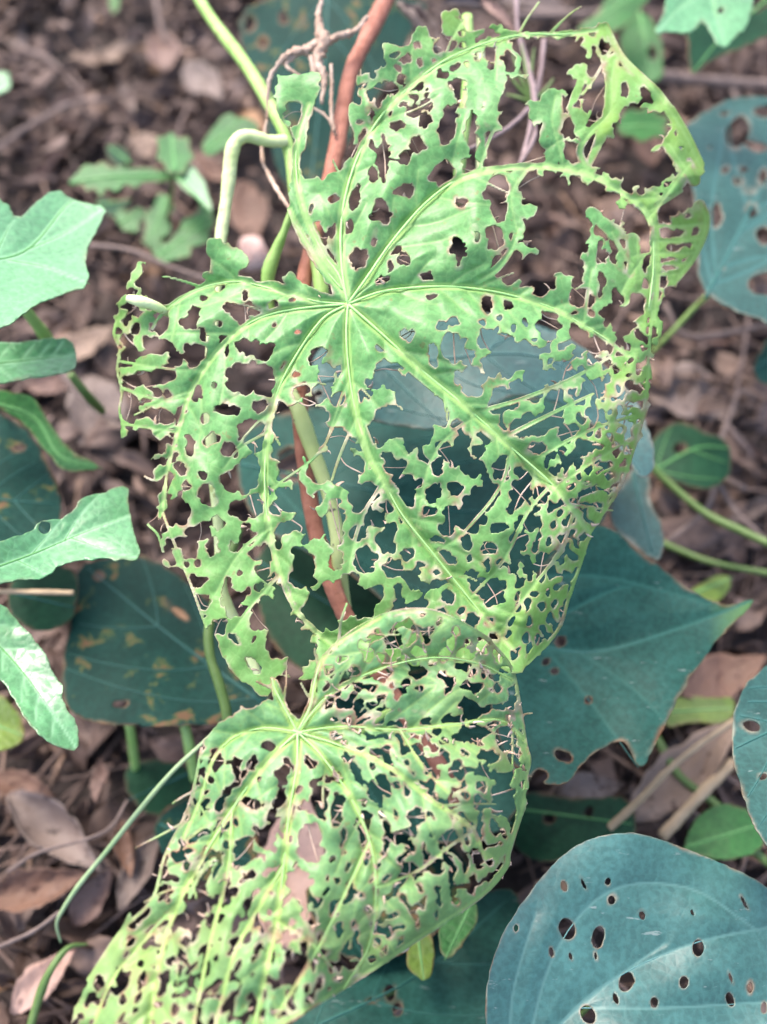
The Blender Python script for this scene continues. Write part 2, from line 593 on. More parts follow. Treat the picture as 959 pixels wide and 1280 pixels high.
def solidify(V, F, t):
    """closed sheet of thickness t, built as real front and back faces with a rim"""
    n = len(V)
    fn = np.cross(V[F[:, 1]] - V[F[:, 0]], V[F[:, 2]] - V[F[:, 0]])
    vn = np.zeros_like(V)
    for k in range(3):
        np.add.at(vn, F[:, k], fn)
    vn /= np.linalg.norm(vn, axis=1)[:, None] + 1e-15
    E = np.concatenate([F[:, [0, 1]], F[:, [1, 2]], F[:, [2, 0]]])
    key = np.minimum(E[:, 0], E[:, 1]) * n + np.maximum(E[:, 0], E[:, 1])
    uq, inv, cnt = np.unique(key, return_inverse=True, return_counts=True)
    B = E[cnt[inv] == 1]
    side = np.concatenate([np.stack([B[:, 1], B[:, 0], B[:, 0] + n], 1), np.stack([B[:, 1], B[:, 0] + n, B[:, 1] + n], 1)])
    return np.vstack([V, V - vn * t]), np.vstack([F, F[:, ::-1] + n, side])


RIMS = {}


def blade(name, outline, depth, mat, parent, holes=(), veins=(), adds=(), step=4.0, seed=1, smooth=1, rag=1.0,
          protect=1.0, thin=(), rimw=2.2, yellow=None, vcol=1.0, wob=0.0, thick=0.0004, pucker=0.0, grow=1.0, joins=0.0, hub=None, base=None):
    """leaf blade with bitten holes.  outline, holes and veins in photo pixels, depth(x, y) in metres"""
    O = chaikin(outline, smooth) if smooth else np.asarray(outline, float)
    x0, y0 = O.min(0) - 10
    x1, y1 = O.max(0) + 10
    gx, gy = np.arange(x0, x1, step), np.arange(y0, y1, step)
    X, Y = np.meshgrid(gx, gy)
    X = X + 0.0
    d, _ = seg_dist(X.ravel(), Y.ravel(), O, True)
    ins = inside(X.ravel(), Y.ravel(), O)
    F = np.where(ins, d, -d).reshape(X.shape)
    nz = vnoise(X, Y, 5.5, seed) * 0.9 + vnoise(X, Y, 13, seed + 5) * 1.1
    F = F + rag * nz
    carve(F, X, Y, holes, seed, x0, y0, step, rag, grow, joins, hub)
    F = F + 0.35 * rag * nz
    for P, r0, r1 in adds:
        dd, tt = seg_dist(X, Y, np.asarray(P))
        F = np.maximum(F, r0 + (r1 - r0) * tt - dd + 0.6 * nz)
    VD = np.full(X.shape, 1e9)
    VW = np.full(X.shape, -1e9)
    for P, r0, r1 in veins:
        Q = catmull(P, 5)
        dd, tt = seg_dist(X, Y, Q)
        w = r0 + (r1 - r0) * tt
        F = np.maximum(F, (w * 1.0 + 0.4 + 0.5 * nz) * protect - dd) if protect else F
        VW = np.maximum(VW, w - dd)
        VD = np.minimum(VD, dd)
    SD = np.full(X.shape, 1e9)
    for P, r0, r1, keep in thin:
        dd, tt = seg_dist(X, Y, catmull(P, 4))
        SD = np.minimum(SD, dd)
        if keep:
            F = np.maximum(F, r0 + (r1 - r0) * tt - dd)
    px, py, fv, faces = contour(F, X, Y)
    # crumbs cut off on all sides would fall: keep the piece that hangs together
    lab = np.arange(len(px))
    for _ in range(400):
        m = lab[faces].min(1)
        new = lab.copy()
        for k in range(3):
            np.minimum.at(new, faces[:, k], m)
        new = new[new]
        if (new == lab).all():
            break
        lab = new
    cl, cn = np.unique(lab[faces[:, 0]], return_counts=True)
    faces = faces[lab[faces[:, 0]] == cl[cn.argmax()]]
    used = np.unique(faces)
    rm = np.full(len(px), -1)
    rm[used] = np.arange(len(used))
    px, py, fv, faces = px[used], py[used], fv[used], rm[faces]

    RIMS[name + str(seed)] = np.stack([px, py], 1)[fv <= 1e-9]

    def samp(A):
        u, v = (px - x0) / step, (py - y0) / step
        i, j = np.clip(u.astype(int), 0, A.shape[1] - 2), np.clip(v.astype(int), 0, A.shape[0] - 2)
        fu, fv_ = u - i, v - j
        return (A[j, i] * (1 - fu) + A[j, i + 1] * fu) * (1 - fv_) + (A[j + 1, i] * (1 - fu) + A[j + 1, i + 1] * fu) * fv_
    D = depth(px, py)
    vd = samp(np.minimum(VD, 200))
    sdv = samp(np.minimum(SD, 200))
    D = D - pucker * (1 - np.exp(-np.minimum(vd, 90) / 30)) - 0.25 * pucker * (1 - np.exp(-np.minimum(sdv, 40) / 12))
    if wob:
        D = D + wob * vnoise(px, py, 60, seed + 9) + 0.4 * wob * vnoise(px, py, 22, seed + 3)
    V = at_np(px, py, D)
    b = np.array(base if base is not None else V.mean(0))
    V2, F2 = solidify(V - b, faces, thick)
    me = make_mesh(name, V2, F2)
    rim = np.clip(1.15 - fv / (rimw * (.55 + 1.5 * np.clip(vnoise(px, py, 26, seed + 30), 0, 1.4))), 0, 1) * np.clip(0.62 + 0.5 * vnoise(px, py, 18, seed + 20), 0, 1)
    vm = np.clip(samp(np.maximum(VW, -20)) / 1.5 + 1.0, 0, 1) * vcol
    vm = np.maximum(vm, 0.45 * vcol * np.clip(1.4 - sdv / 1.6, 0, 1))
    yl = yellow(px, py) if yellow else np.zeros(len(px))
    col = np.stack([rim, vm, np.clip(yl, 0, 1), np.ones(len(px))], 1)
    ca = me.color_attributes.new('mask', 'FLOAT_COLOR', 'POINT')
    ca.data.foreach_set('color', np.vstack([col, col]).ravel())
    o = link(name, me, mat, parent)
    o.location = Vector(b) - (parent.location if parent else Vector((0, 0, 0)))
    return o


def vein_parts(veins, depth, mat, parent, lift=0.0006, scale=1.0):
    for P, r0, r1 in veins:
        Q = catmull(P, 6)
        D = depth(Q[:, 0], Q[:, 1])
        W_ = at_np(Q[:, 0], Q[:, 1], D - lift)
        t = np.linspace(0, 1, len(Q))
        rr = (r0 + (r1 - r0) * t) * scale * D / FPX
        b = W_[0]
        V, F = tube_geo(W_ - b, rr, 6, 0.03)
        o = link('vein', make_mesh('vein', V, F), mat, parent)
        o.location = Vector(b) - parent.location


def plane_depth(cx, cy, d0, gx=0.0, gy=-0.03, cup=0.0, mid=None, fold=0.0, ph=0.0, wave=0.0):
    """depth in metres: slopes per 100 px, cupping, a fold along the midrib and a gentle wave"""
    def f(x, y):
        d = d0 + gx * (x - cx) / 100 + gy * (y - cy) / 100 + cup * (((x - cx) / 100) ** 2 + ((y - cy) / 100) ** 2)
        if mid is not None and fold:
            dd, _ = seg_dist(np.asarray(x, float), np.asarray(y, float), mid)
            d = d - fold * (np.sqrt(dd * dd + 64) - 8) / 100
        if wave:
            d = d + wave * np.sin(x / 37 + ph) * np.cos(y / 43 + ph * 1.7)
        return d
    return f


def leaf(name, label, outline, mat, d0, gx=0.0, gy=-0.03, cup=0.0, mid=None, fold=0.0, wave=0.003, sides=(), holes=(),
         step=4.0, seed=1, smooth=2, vmat='vein_teal', vr=2.2, group=None, cat='leaf', rag=0.5, rimw=2.0, thick=0.0004, nside=0, petiole=None, pm='stem_green', yellow=None, pucker=0.0):
    if mat == 'bright' and not pucker:
        pucker = .0016
    O = np.asarray(outline, float)
    cx, cy = O.mean(0)
    dep = plane_depth(cx, cy, d0, gx, gy, cup, mid, fold, seed * 0.9, wave)
    root = thing(name, label, cat, at(cx, cy, float(dep(np.array([cx]), np.array([cy]))[0])), group)
    veins = []
    if mid is not None:
        veins.append((mid, vr, vr * 0.35))
    for s in sides:
        veins.append((s, vr * 0.6, vr * 0.22))
    if mid is not None and nside:
        Q = catmull(mid, 10)
        T = np.gradient(Q, axis=0)
        T /= np.linalg.norm(T, axis=1)[:, None]
        ok = lambda p: inside(np.array([p[0]]), np.array([p[1]]), O)[0]
        for i in range(nside):
            k = int((0.08 + 0.8 * i / nside) * (len(Q) - 1))
            for sg in (-1, 1):
                a = math.radians(48) * sg
                tv = np.array((T[k][0] * math.cos(a) - T[k][1] * math.sin(a), T[k][0] * math.sin(a) + T[k][1] * math.cos(a)))
                P = [Q[k]]
                p = Q[k].copy()
                for _ in range(40):
                    tv = tv + 0.05 * T[k]
                    tv /= np.linalg.norm(tv)
                    p = p + tv * 9
                    if not ok(p + tv * 5):
                        break
                    P.append(p.copy())
                if len(P) > 3:
                    P = P[::2] + ([P[-1]] if len(P) % 2 == 0 else [])
                    veins.append((np.array(P), vr * 0.45, vr * 0.18))
    blade('blade', outline, dep, M[mat], root, holes, veins, (), step, seed, smooth, rag, 0, rimw=rimw, thick=thick, yellow=yellow, pucker=pucker)
    if vmat == 'vein_teal' and mat == 'teal_glossy':
        vmat = 'vein_glossy'
    vein_parts(veins, dep, M[vmat], root, 0.0002, 0.75)
    if not petiole and mid is not None:
        # leaf stalk: leaves the blade at its base, turns under it and down to the ground
        b_ = catmull(mid, 10)[4]
        db = float(dep(b_[:1], b_[1:2])[0])
        dg = float(gdepth(cy))
        petiole = [(b_[0], b_[1], db + .0006), ((b_[0] * 2 + cx) / 3, (b_[1] * 2 + cy) / 3, db + (dg - db) * .25), (cx, cy, db + (dg - db) * .6), (cx, cy, dg + .01)]
        pm = 'stem_dark'
    if petiole:
        st = [(p[0], p[1], p[2]) for p in petiole]
        o = stem('petiole', st, [3.2, 2.6], M[pm], None, None)
        wl = o.location.copy()
        o.parent = root
        o.location = wl - root.location
    return root


# ================================================================== SETTING: ground and litter
def gz(x, y):
    x, y = np.asarray(x, float) + 50, np.asarray(y, float) + 50
    return 0.010 * vnoise(x, y, 0.16, 31) + 0.006 * vnoise(x, y, 0.06, 32) + 0.003 * vnoise(x, y, 0.022, 33)


t = np.linspace(-1, 1, 301)
g = np.sinh(t * 5.2) / np.sinh(5.2) * 30
gx_, gy_ = np.meshgrid(g, g + 0.35)
gv = np.stack([gx_.ravel(), gy_.ravel(), gz(gx_, gy_).ravel() - 0.012], 1)
ii = np.arange(301 * 301).reshape(301, 301)
gf = np.stack([ii[:-1, :-1].ravel(), ii[:-1, 1:].ravel(), ii[1:, 1:].ravel(), ii[1:, :-1].ravel()], 1)
tag(link('ground', make_mesh('ground', gv, gf), M['soil']), None, None, kind='structure')


def dead_geo(L, Wd, curl, twist, r, nu=9, nv=5, ragged=0.12):
    """a dry curled leaf: lengthwise bend, cross curl, ragged rim; local x is the length"""
    u = np.linspace(0, 1, nu)
    v = np.linspace(-1, 1, nv)
    U, Vv = np.meshgrid(u, v, indexing='ij')
    half = Wd / 2 * np.sin(np.pi * np.clip(U, 0.02, 0.985) ** 0.85) ** 0.95 * (1 + ragged * r.normal(size=U.shape) * (np.abs(Vv) > 0.9))
    x = (U - 0.5) * L
    yy = Vv * half
    th = curl * Vv
    z = np.abs(yy) * np.sin(np.abs(th)) * 0.9 + 0.08 * L * np.sin(U * math.pi * r.uniform(0.8, 2.0) + r.uniform(0, 3)) + 0.02 * L * r.normal(size=U.shape)
    yy = yy * np.cos(th)
    a = twist * (U - 0.5)
    y2, z2 = yy * np.cos(a) - z * np.sin(a), yy * np.sin(a) + z * np.cos(a)
    P = np.stack([x.ravel(), y2.ravel(), z2.ravel()], 1)
    k = np.arange(nu * nv).reshape(nu, nv)
    F = np.stack([k[:-1, :-1].ravel(), k[1:, :-1].ravel(), k[1:, 1:].ravel(), k[:-1, 1:].ravel()], 1)
    F = np.concatenate([F[:, [0, 1, 2]], F[:, [0, 2, 3]]])
    return P, F


def rot_np(yaw, pitch, roll):
    return np.array((Matrix.Rotation(yaw, 3, 'Z') @ Matrix.Rotation(pitch, 3, 'Y') @ Matrix.Rotation(roll, 3, 'X')))


def scatter_litter():
    r = np.random.default_rng(5)
    VV, FF, TT, off = [], [], [], 0
    for i in range(9500):
        y = r.uniform(-0.12, 1.1)
        x = r.uniform(-0.48, 0.48)
        big = r.random() ** 2.2
        L = 0.009 + 0.036 * big
        P, F = dead_geo(L, L * r.uniform(0.28, 0.75), r.uniform(-1.3, 1.3), r.normal() * 1.2, r, 6, 4)
        P = P @ rot_np(r.uniform(0, 6.28), r.normal() * 0.42, r.normal() * 0.42).T
        P = P + (x, y, float(gz(x, y)) + r.uniform(-0.010, 0.014))
        V2, F2 = solidify(P, F, 0.00025)
        VV.append(V2)
        FF.append(F2 + off)
        off += len(V2)
        TT.append(np.full(len(V2), np.clip(r.beta(1.6, 1.9), 0, 1)))
    for i in range(2000):
        y, x = r.uniform(-0.12, 1.1), r.uniform(-0.48, 0.48)
        L = r.uniform(0.02, 0.11)
        a = r.uniform(0, 6.28)
        p = np.array((x, y, float(gz(x, y)) + r.uniform(0.0, 0.014)))
        pts = [p + np.array((math.cos(a) * L * s + r.normal() * L * 0.05, math.sin(a) * L * s + r.normal() * L * 0.05, r.normal() * 0.003)) for s in (-0.5, -0.2, 0.15, 0.5)]
        V2, F2 = tube_geo(catmull(pts, 3), r.uniform(0.0004, 0.0012), 5, 0.1)
        VV.append(V2)
        FF.append(F2 + off)
        off += len(V2)
        TT.append(np.full(len(V2), r.uniform(0.35, 0.95)))
    me = make_mesh('leaf_litter', np.concatenate(VV), np.concatenate(FF))
    T = np.concatenate(TT)
    ca = me.color_attributes.new('tint', 'FLOAT_COLOR', 'POINT')
    ca.data.foreach_set('color', np.stack([T, T, T, np.ones_like(T)], 1).ravel())
    tag(link('leaf_litter', me, M['litter']), None, None, kind='stuff')


scatter_litter()


def dead_leaf(px, py, lift, Lpx, wr, ang, mat, label, curl=0.6, pitch=0.0, roll=0.0, seed=1, group=None):
    """single dead leaf; position by where it lies, size in photo pixels at that distance"""
    r = np.random.default_rng(seed)
    d = gdepth(py) - lift
    L = Lpx * d / FPX
    P, F = dead_geo(L, L * wr, curl, r.normal() * 0.5, r, 14, 8, 0.07)
    P = P @ rot_np(math.radians(-ang), pitch, roll).T
    V, F = solidify(P, F, 0.0003)
    o = link('dead_leaf', make_mesh('dead_leaf', V, F), M[mat], loc=at(px, py, d))
    return tag(o, label, 'dead leaf', group)


G1 = 'dead leaves lying in the litter'
dead_leaf(70, 1040, 0.03, 160, 0.55, 32, 'dead_mauve', 'broad mauve dead leaf by the left edge, above the reddish one', 0.9, seed=3, group=G1)
dead_leaf(45, 1112, 0.025, 140, 0.5, -12, 'dead_red', 'reddish brown dead leaf by the lower left edge, under the broad mauve one', 0.8, seed=4, group=G1)
dead_leaf(55, 1225, 0.02, 100, 0.45, -50, 'dead_pink', 'pinkish pale dead leaf in the bottom left corner', 0.4, seed=5, group=G1)
dead_leaf(30, 985, 0.02, 90, 0.5, 15, 'dead_red', 'dark reddish dead leaf at the left edge under the bright glossy leaves', 0.5, seed=6, group=G1)
dead_leaf(175, 1085, 0.015, 110, 0.4, -70, 'dead_mauve', 'narrow mauve dead leaf left of the drooping chewed leaf', 0.7, seed=7, group=G1)
dead_leaf(365, 1085, 0.06, 210, 0.42, -80, 'dead_pink', 'long pinkish dead leaf showing through the holes of the drooping chewed leaf', 0.3, seed=8, group=G1)
dead_leaf(855, 965, 0.04, 200, 0.36, -38, 'dead_tan', 'long tan dead leaf folded beside a tan stick at lower right', 0.5, seed=9, group=G1)
dead_leaf(900, 845, 0.04, 130, 0.55, -20, 'dead_red', 'reddish brown dead leaf under the tip of the arrow-shaped leaf', 0.3, seed=10, group=G1)
dead_leaf(738, 985, 0.03, 90, 0.42, -8, 'dead_mauve', 'pale mauve dead leaf between the two big blue green leaves', 0.3, seed=11, group=G1)
dead_leaf(690, 1110, 0.05, 110, 0.35, -50, 'dead_tan', 'tan dead leaf tucked under the left rim of the lower right leaf', 0.4, seed=12, group=G1)
dead_leaf(185, 185, 0.02, 55, 0.7, 30, 'dead_tan', 'small orange tan dead leaf above the three-lobed seedling', 0.4, seed=13, group=G1)
dead_leaf(130, 70, 0.02, 90, 0.35, -25, 'dead_tan', 'pale tan dead leaf near the top left corner', 0.5, seed=14, group=G1)
dead_leaf(255, 105, 0.02, 95, 0.5, 60, 'dead_mauve', 'mauve dead leaf left of the green stem at the top', 0.4, seed=15, group=G1)
dead_leaf(105, 430, 0.02, 90, 0.5, -30, 'dead_tan', 'tan dead leaf left of the chewed leaf, beside the bright leaf tip', 0.4, seed=16, group=G1)
dead_leaf(125, 525, 0.02, 130, 0.6, 65, 'dead_mauve', 'broad mauve dead leaf left of the middle of the chewed leaf', 0.3, seed=17, group=G1)
dead_leaf(870, 500, 0.02, 130, 0.7, 10, 'dead_mauve', 'broad mauve dead leaf right of the chewed leaf above the round green leaf', 0.3, seed=18, group=G1)
dead_leaf(815, 470, 0.03, 60, 0.5, 50, 'dead_tan', 'small orange tan dead leaf touching the right rim of the chewed leaf', 0.4, seed=19, group=G1)
dead_leaf(270, 215, 0.03, 75, 0.4, 40, 'dead_red', 'rust brown dead leaf below the hooked pale stem', 0.5, seed=20, group=G1)
dead_leaf(310, 265, 0.03, 100, 0.5, 80, 'dead_red', 'reddish dead leaf right of the hooked pale stem', 0.3, seed=21, group=G1)
dead_leaf(680, 10, 0.03, 120, 0.35, 8, 'dead_mauve', 'grey mauve dead leaf at the top edge right of centre', 0.5, seed=22, group=G1)
dead_leaf(235, 950, 0.02, 110, 0.4, 25, 'dead_brown', 'brown dead leaf just left of the top of the drooping chewed leaf', 0.4, seed=23, group=G1)
r_ = np.random.default_rng(44)
for k, (x_, y_, l_, m_, lab_) in enumerate([
    (60, 215, 70, 'dead_brown', 'small brown dead leaf above the topmost bright lobed leaf at left'),
    (20, 60, 80, 'dead_mauve', 'mauve dead leaf in the top left corner under a dark stick'),
    (204, 62, 83, 'dead_brown', 'curled brown dead leaf near the bent grey twig at the top'),
    (163, 128, 68, 'dead_mauve', 'mauve dead leaf at the end of the thin pale twig at upper left'),
    (95, 160, 60, 'dead_red', 'small rusty dead leaf under the thin pale twig at upper left'),
    (160, 345, 85, 'dead_brown', 'brown dead leaf beside the left lobe tip of the chewed leaf'),
    (60, 480, 70, 'dead_brown', 'brown dead leaf between two bright leaves at the left edge'),
    (160, 1062, 72, 'dead_red', 'rusty dead leaf right of the broad mauve one at lower left'),
    (126, 975, 64, 'dead_brown', 'brown dead leaf under the lowest bright leaf tip at left'),
    (118, 1120, 85, 'dead_brown', 'brown dead leaf behind the lower part of the pale tendril'),
    (150, 1200, 70, 'dead_mauve', 'mauve dead leaf between the green grass blade and the drooping chewed leaf'),
    (892, 430, 90, 'dead_brown', 'brown dead leaf under the holed blue leaf at right'),
    (700, 300, 80, 'dead_brown', 'brown dead leaf seen through the widest gap at the upper right of the chewed leaf'),
    (800, 180, 75, 'dead_red', 'rusty dead leaf seen through the gap inside the upper right rim of the chewed leaf'),
    (930, 560, 80, 'dead_brown', 'brown dead leaf right of the round green leaf'),
    (940, 640, 80, 'dead_mauve', 'mauve dead leaf between the two green stalks at the right edge'),
    (868, 1065, 60, 'dead_red', 'rusty dead leaf above the rim of the large lower right leaf'),
]):
    dead_leaf(x_, y_, r_.uniform(0.008, 0.022), l_, r_.uniform(0.35, 0.6), r_.uniform(0, 360), m_, lab_, r_.uniform(.4, 1.0), r_.normal() * 0.25, r_.normal() * 0.25, seed=100 + k, group=G1)


def twig(P, r, label, mat='twig', name='twig', cat='twig', group=None):
    return stem(name, P, r, M[mat], label, cat, group, 7, 0.08)


gd = gdepth
twig([(-10, 190, gd(190) - .03), (50, 150, gd(150) - .03), (95, 128, gd(128) - .03), (140, 125, gd(125) - .025)], [4, 2.5], 'thin pale twig lying on the litter at upper left')
twig([(100, 305, .60), (160, 312, .59), (205, 330, .58), (262, 350, .57)], [3.2, 2.2], 'thin grey twig passing over the left lobe tip of the chewed leaf')
twig([(20, 60, gd(60) - .02), (60, 75, gd(75) - .02), (95, 110, gd(110) - .02)], [5, 3], 'dark short stick in the top left corner')
twig([(195, -5, gd(0) - .03), (200, 30, gd(30) - .03), (215, 55, gd(55) - .02), (245, 52, gd(52) - .02)], [3, 2], 'bent grey twig at the top left of the green stem')
twig([(-5, 739, .47), (40, 740, .468), (92, 741, .466)], [3.6, 3.2], 'straight tan stalk poking in from the left edge', 'straw')
twig([(828, 1045, .50), (870, 1000, .51), (916, 952, .52)], [8, 7], 'thick tan stick at lower right beside the long tan dead leaf', 'straw', 'stick', 'stick')
twig([(762, 1035, .485), (800, 1000, .482), (850, 950, .485), (925, 895, .50)], [5, 4], 'slender tan stick along the folded edge of the long tan dead leaf at lower right', 'straw', 'stick', 'stick')
twig([(720, 110, .74), (800, 95, .75), (870, 100, .76), (975, 108, .76)], [9, 7], 'dark thick stick lying behind the two upper right leaves')
twig([(640, 20, .72), (720, 18, .73), (800, 8, .74)], [6, 4], 'dark stick at the top edge right of the chewed leaf')
twig([(875, 585, .58), (905, 540, .6), (925, 490, .62), (945, 500, .62)], [3, 2], 'pale thin twig right of the round green leaf')
twig([(930, 610, .58), (900, 600, .6), (880, 640, .58), (830, 680, .57)], [4, 3], 'grey twig curving under the round green leaf')
twig([(830, 380, .62), (860, 420, .62), (940, 410, .63), (975, 400, .63)], [4, 3], 'dark twig below the holed upper right leaf')
twig([(890, 590, .58), (920, 640, .57), (965, 680, .56)], [4, 3], 'brown twig beside the long green stalk at right')
twig([(905, 20, gd(20) - .02), (900, 60, gd(60) - .02), (930, 150, gd(150) - .02)], [4, 3], 'brown twig behind the pale corner leaf')
twig([(10, 1090, .49), (50, 1065, .485), (130, 1040, .48), (160, 1000, .49)], [2.5, 2], 'thin mauve twig crossing the reddish dead leaf at lower left')
twig([(-5, 1185, .47), (40, 1165, .465), (75, 1140, .465)], [3, 2.5], 'thin grey twig near the pale tendril at lower left')
twig([(70, 455, .6), (110, 500, .59), (150, 525, .58)], [7, 5], 'grey broken stick left of the chewed leaf')

pv = []
pf = []
for i in range(13):
    for j in range(18):
        th, ph = math.pi * i / 12, 2 * math.pi * j / 18
        pv.append((math.sin(th) * math.cos(ph) * (1 + .22 * math.cos(2 * ph + 1) + .12 * math.cos(3 * ph)), math.sin(th) * math.sin(ph) * 1.2, math.cos(th) * 0.7 + 0.1 * math.sin(3 * ph) * math.sin(th)))
for i in range(12):
    for j in range(18):
        a, b = i * 18 + j, i * 18 + (j + 1) % 18
        pf.append((a, a + 18, b + 18, b))
pk = link('pebble', make_mesh('pebble', np.array(pv) * 19 * .60 / FPX, pf), M['pink'], loc=at(316, 317, .60))
pk.rotation_euler = (0.6, 0.2, -0.3)
tag(pk, 'smooth pale pink pebble showing between stems left of the chewed leaf', 'pebble')

# ================================================================== LEAVES OF THE UNDERGROWTH
LB = 'blue green leaves around the chewed leaves'
leaf('vine_leaf', 'dark spotted leaf at the top edge behind the red stem', [(292, -10), (540, -10), (525, 30), (500, 70), (480, 110), (440, 170), (400, 240), (380, 280), (340, 200), (330, 130), (305, 90)],
     'teal_dark', .60, 0, -.02, mid=[(410, -10), (405, 80), (385, 260)], holes=[(312, 30, 6, 10), (355, 22, 5, 8), (330, 55, 4, 6)], seed=2, nside=3)
leaf('vine_leaf', 'big holed blue green leaf at the upper right edge', [(852, 160), (885, 135), (920, 120), (975, 122), (1060, 150), (1090, 260), (1050, 370), (990, 430), (955, 400), (920, 388), (885, 372), (868, 330), (880, 280), (862, 240), (846, 225), (848, 185)],
     'teal_light', .54, .008, -.035, mid=[(882, 372), (925, 290), (960, 225), (1050, 150)], sides=[[(900, 335), (960, 320), (1030, 330)], [(895, 345), (890, 260), (905, 160)], [(925, 290), (980, 260), (1050, 250)]],
     holes=[(922, 165, 14, 20, 20), (945, 182, 16, 6, 20), (905, 142, 6, 3), (955, 140, 12, 8), (907, 212, 5, 4), (930, 212, 5, 3), (923, 226, 6, 5), (940, 265, 6, 8), (955, 220, 5, 10), (896, 270, 7, 16), (955, 295, 8, 12),
            (938, 237, 4, 2), (887, 183, 3, 2), (958, 355, 22, 15), (904, 335, 3, 2), (858, 238, 8, 18, -20), (975, 180, 10, 14), (1000, 300, 15, 20)], step=3, seed=3, vmat='vein_teal', vr=3.0, thick=.0005, nside=2, pucker=.0018,
     petiole=[(884, 370, .538), (868, 385, .55), (840, 415, .565), (815, 440, .58)])
leaf('lobed_leaf', 'pale glossy lobed leaf in the top right corner', [(816, 44), (828, 18), (838, -20), (945, -25), (940, 10), (934, 35), (920, 45), (907, 63), (893, 48), (880, 24), (868, 36), (858, 43), (838, 40)],
     'bright', .52, .01, -.02, mid=[(890, -20), (893, 10), (906, 58)], holes=[(901, 13, 5, 4)], step=3, seed=4, smooth=1, vmat='vein_green', sides=[[(890, -15), (850, 10), (822, 40)]])
leaf('pointed_leaf', 'dark green pointed leaf under the pale corner leaf', [(855, 40), (875, 20), (905, 30), (960, 10), (965, -10), (985, 30), (930, 60), (890, 75), (870, 93), (862, 92), (862, 70)],
     'dark', .58, 0, -.02, mid=[(965, -5), (905, 45), (866, 90)], seed=5, vmat='vein_green', step=3)
leaf('ground_leaf', 'blurred olive leaf at the top edge beside the yellow chewed corner', [(715, 38), (745, 20), (760, -10), (820, -15), (800, 15), (778, 38), (740, 48)], 'mid', .66, 0, -.02, seed=6, mid=[(800, -10), (725, 38)], vmat='vein_green', step=4)
leaf('ground_leaf', 'blurred mid green leaf hanging right of the chewed leaf top', [(778, 30), (800, 10), (828, 40), (830, 75), (828, 100), (810, 105), (785, 90), (775, 60)], 'mid', .68, 0, -.02, seed=7, mid=[(800, 15), (815, 100)], vmat='vein_green', holes=[(815, 67, 6, 9)], step=4)
leaf('ground_leaf', 'small green leaf showing through the chewed leaf at upper right', [(772, 152), (786, 136), (800, 140), (812, 128), (822, 142), (838, 146), (830, 160), (836, 172), (814, 170), (800, 180), (792, 168), (774, 170)], 'mid', .62, 0, -.02, seed=8, mid=[(778, 160), (830, 155)], vmat='vein_green')
# three-lobed seedling
sd_ = thing('seedling', 'blurred three-lobed green seedling above the left bright leaf', 'seedling', at(212, 220, .62))


def child_leaf(root, outline, mat, d0, mid, seed, gx=0.0, gy=-.03, vmat='vein_green', name='leaflet'):
    O = np.asarray(outline, float)
    cx, cy = O.mean(0)
    dep = plane_depth(cx, cy, d0, gx, gy, 0, mid, .004, seed, .002)
    o = blade(name, outline, dep, M[mat], root, (), [(mid, 2.5, 1)], (), 3.0, seed, 1, .4, 0)
    b0 = [(mid, 2.4, .9)]
    for P, r0, r1 in b0:
        Q = catmull(P, 6)
        W_ = at_np(Q[:, 0], Q[:, 1], dep(Q[:, 0], Q[:, 1]) - .0004)
        V, F = tube_geo(W_ - W_[0], np.linspace(r0, r1, len(Q)) * d0 / FPX, 6)
        v = link('midrib', make_mesh('midrib', V, F), M[vmat], o)
        v.location = Vector(W_[0]) - root.location - o.location
    return o


child_leaf(sd_, [(83, 230), (95, 218), (108, 203), (118, 208), (128, 200), (140, 210), (152, 204), (165, 212), (180, 207), (216, 216), (218, 224), (195, 229), (180, 226), (170, 236), (155, 229), (145, 242), (135, 233), (126, 247), (118, 236), (108, 241), (105, 231)], 'mid', .60, [(216, 220), (150, 220), (88, 228)], 1)
child_leaf(sd_, [(193, 170), (205, 172), (214, 163), (222, 172), (238, 169), (237, 184), (246, 196), (235, 204), (230, 220), (218, 213), (209, 219), (205, 204), (194, 198), (199, 186)], 'mid', .60, [(220, 216), (215, 170)], 2)
child_leaf(sd_, [(218, 222), (232, 200), (250, 215), (263, 245), (267, 268), (250, 252), (228, 236)], 'bright', .59, [(220, 220), (265, 266)], 3)
st_ = stem('stem', [(216, 220, .60), (214, 250, .62), (205, 290, .65)], [2.5, 2.2], M['stem_dark'], None, None)
wl = st_.location.copy()
st_.parent = sd_
st_.location = wl - sd_.location
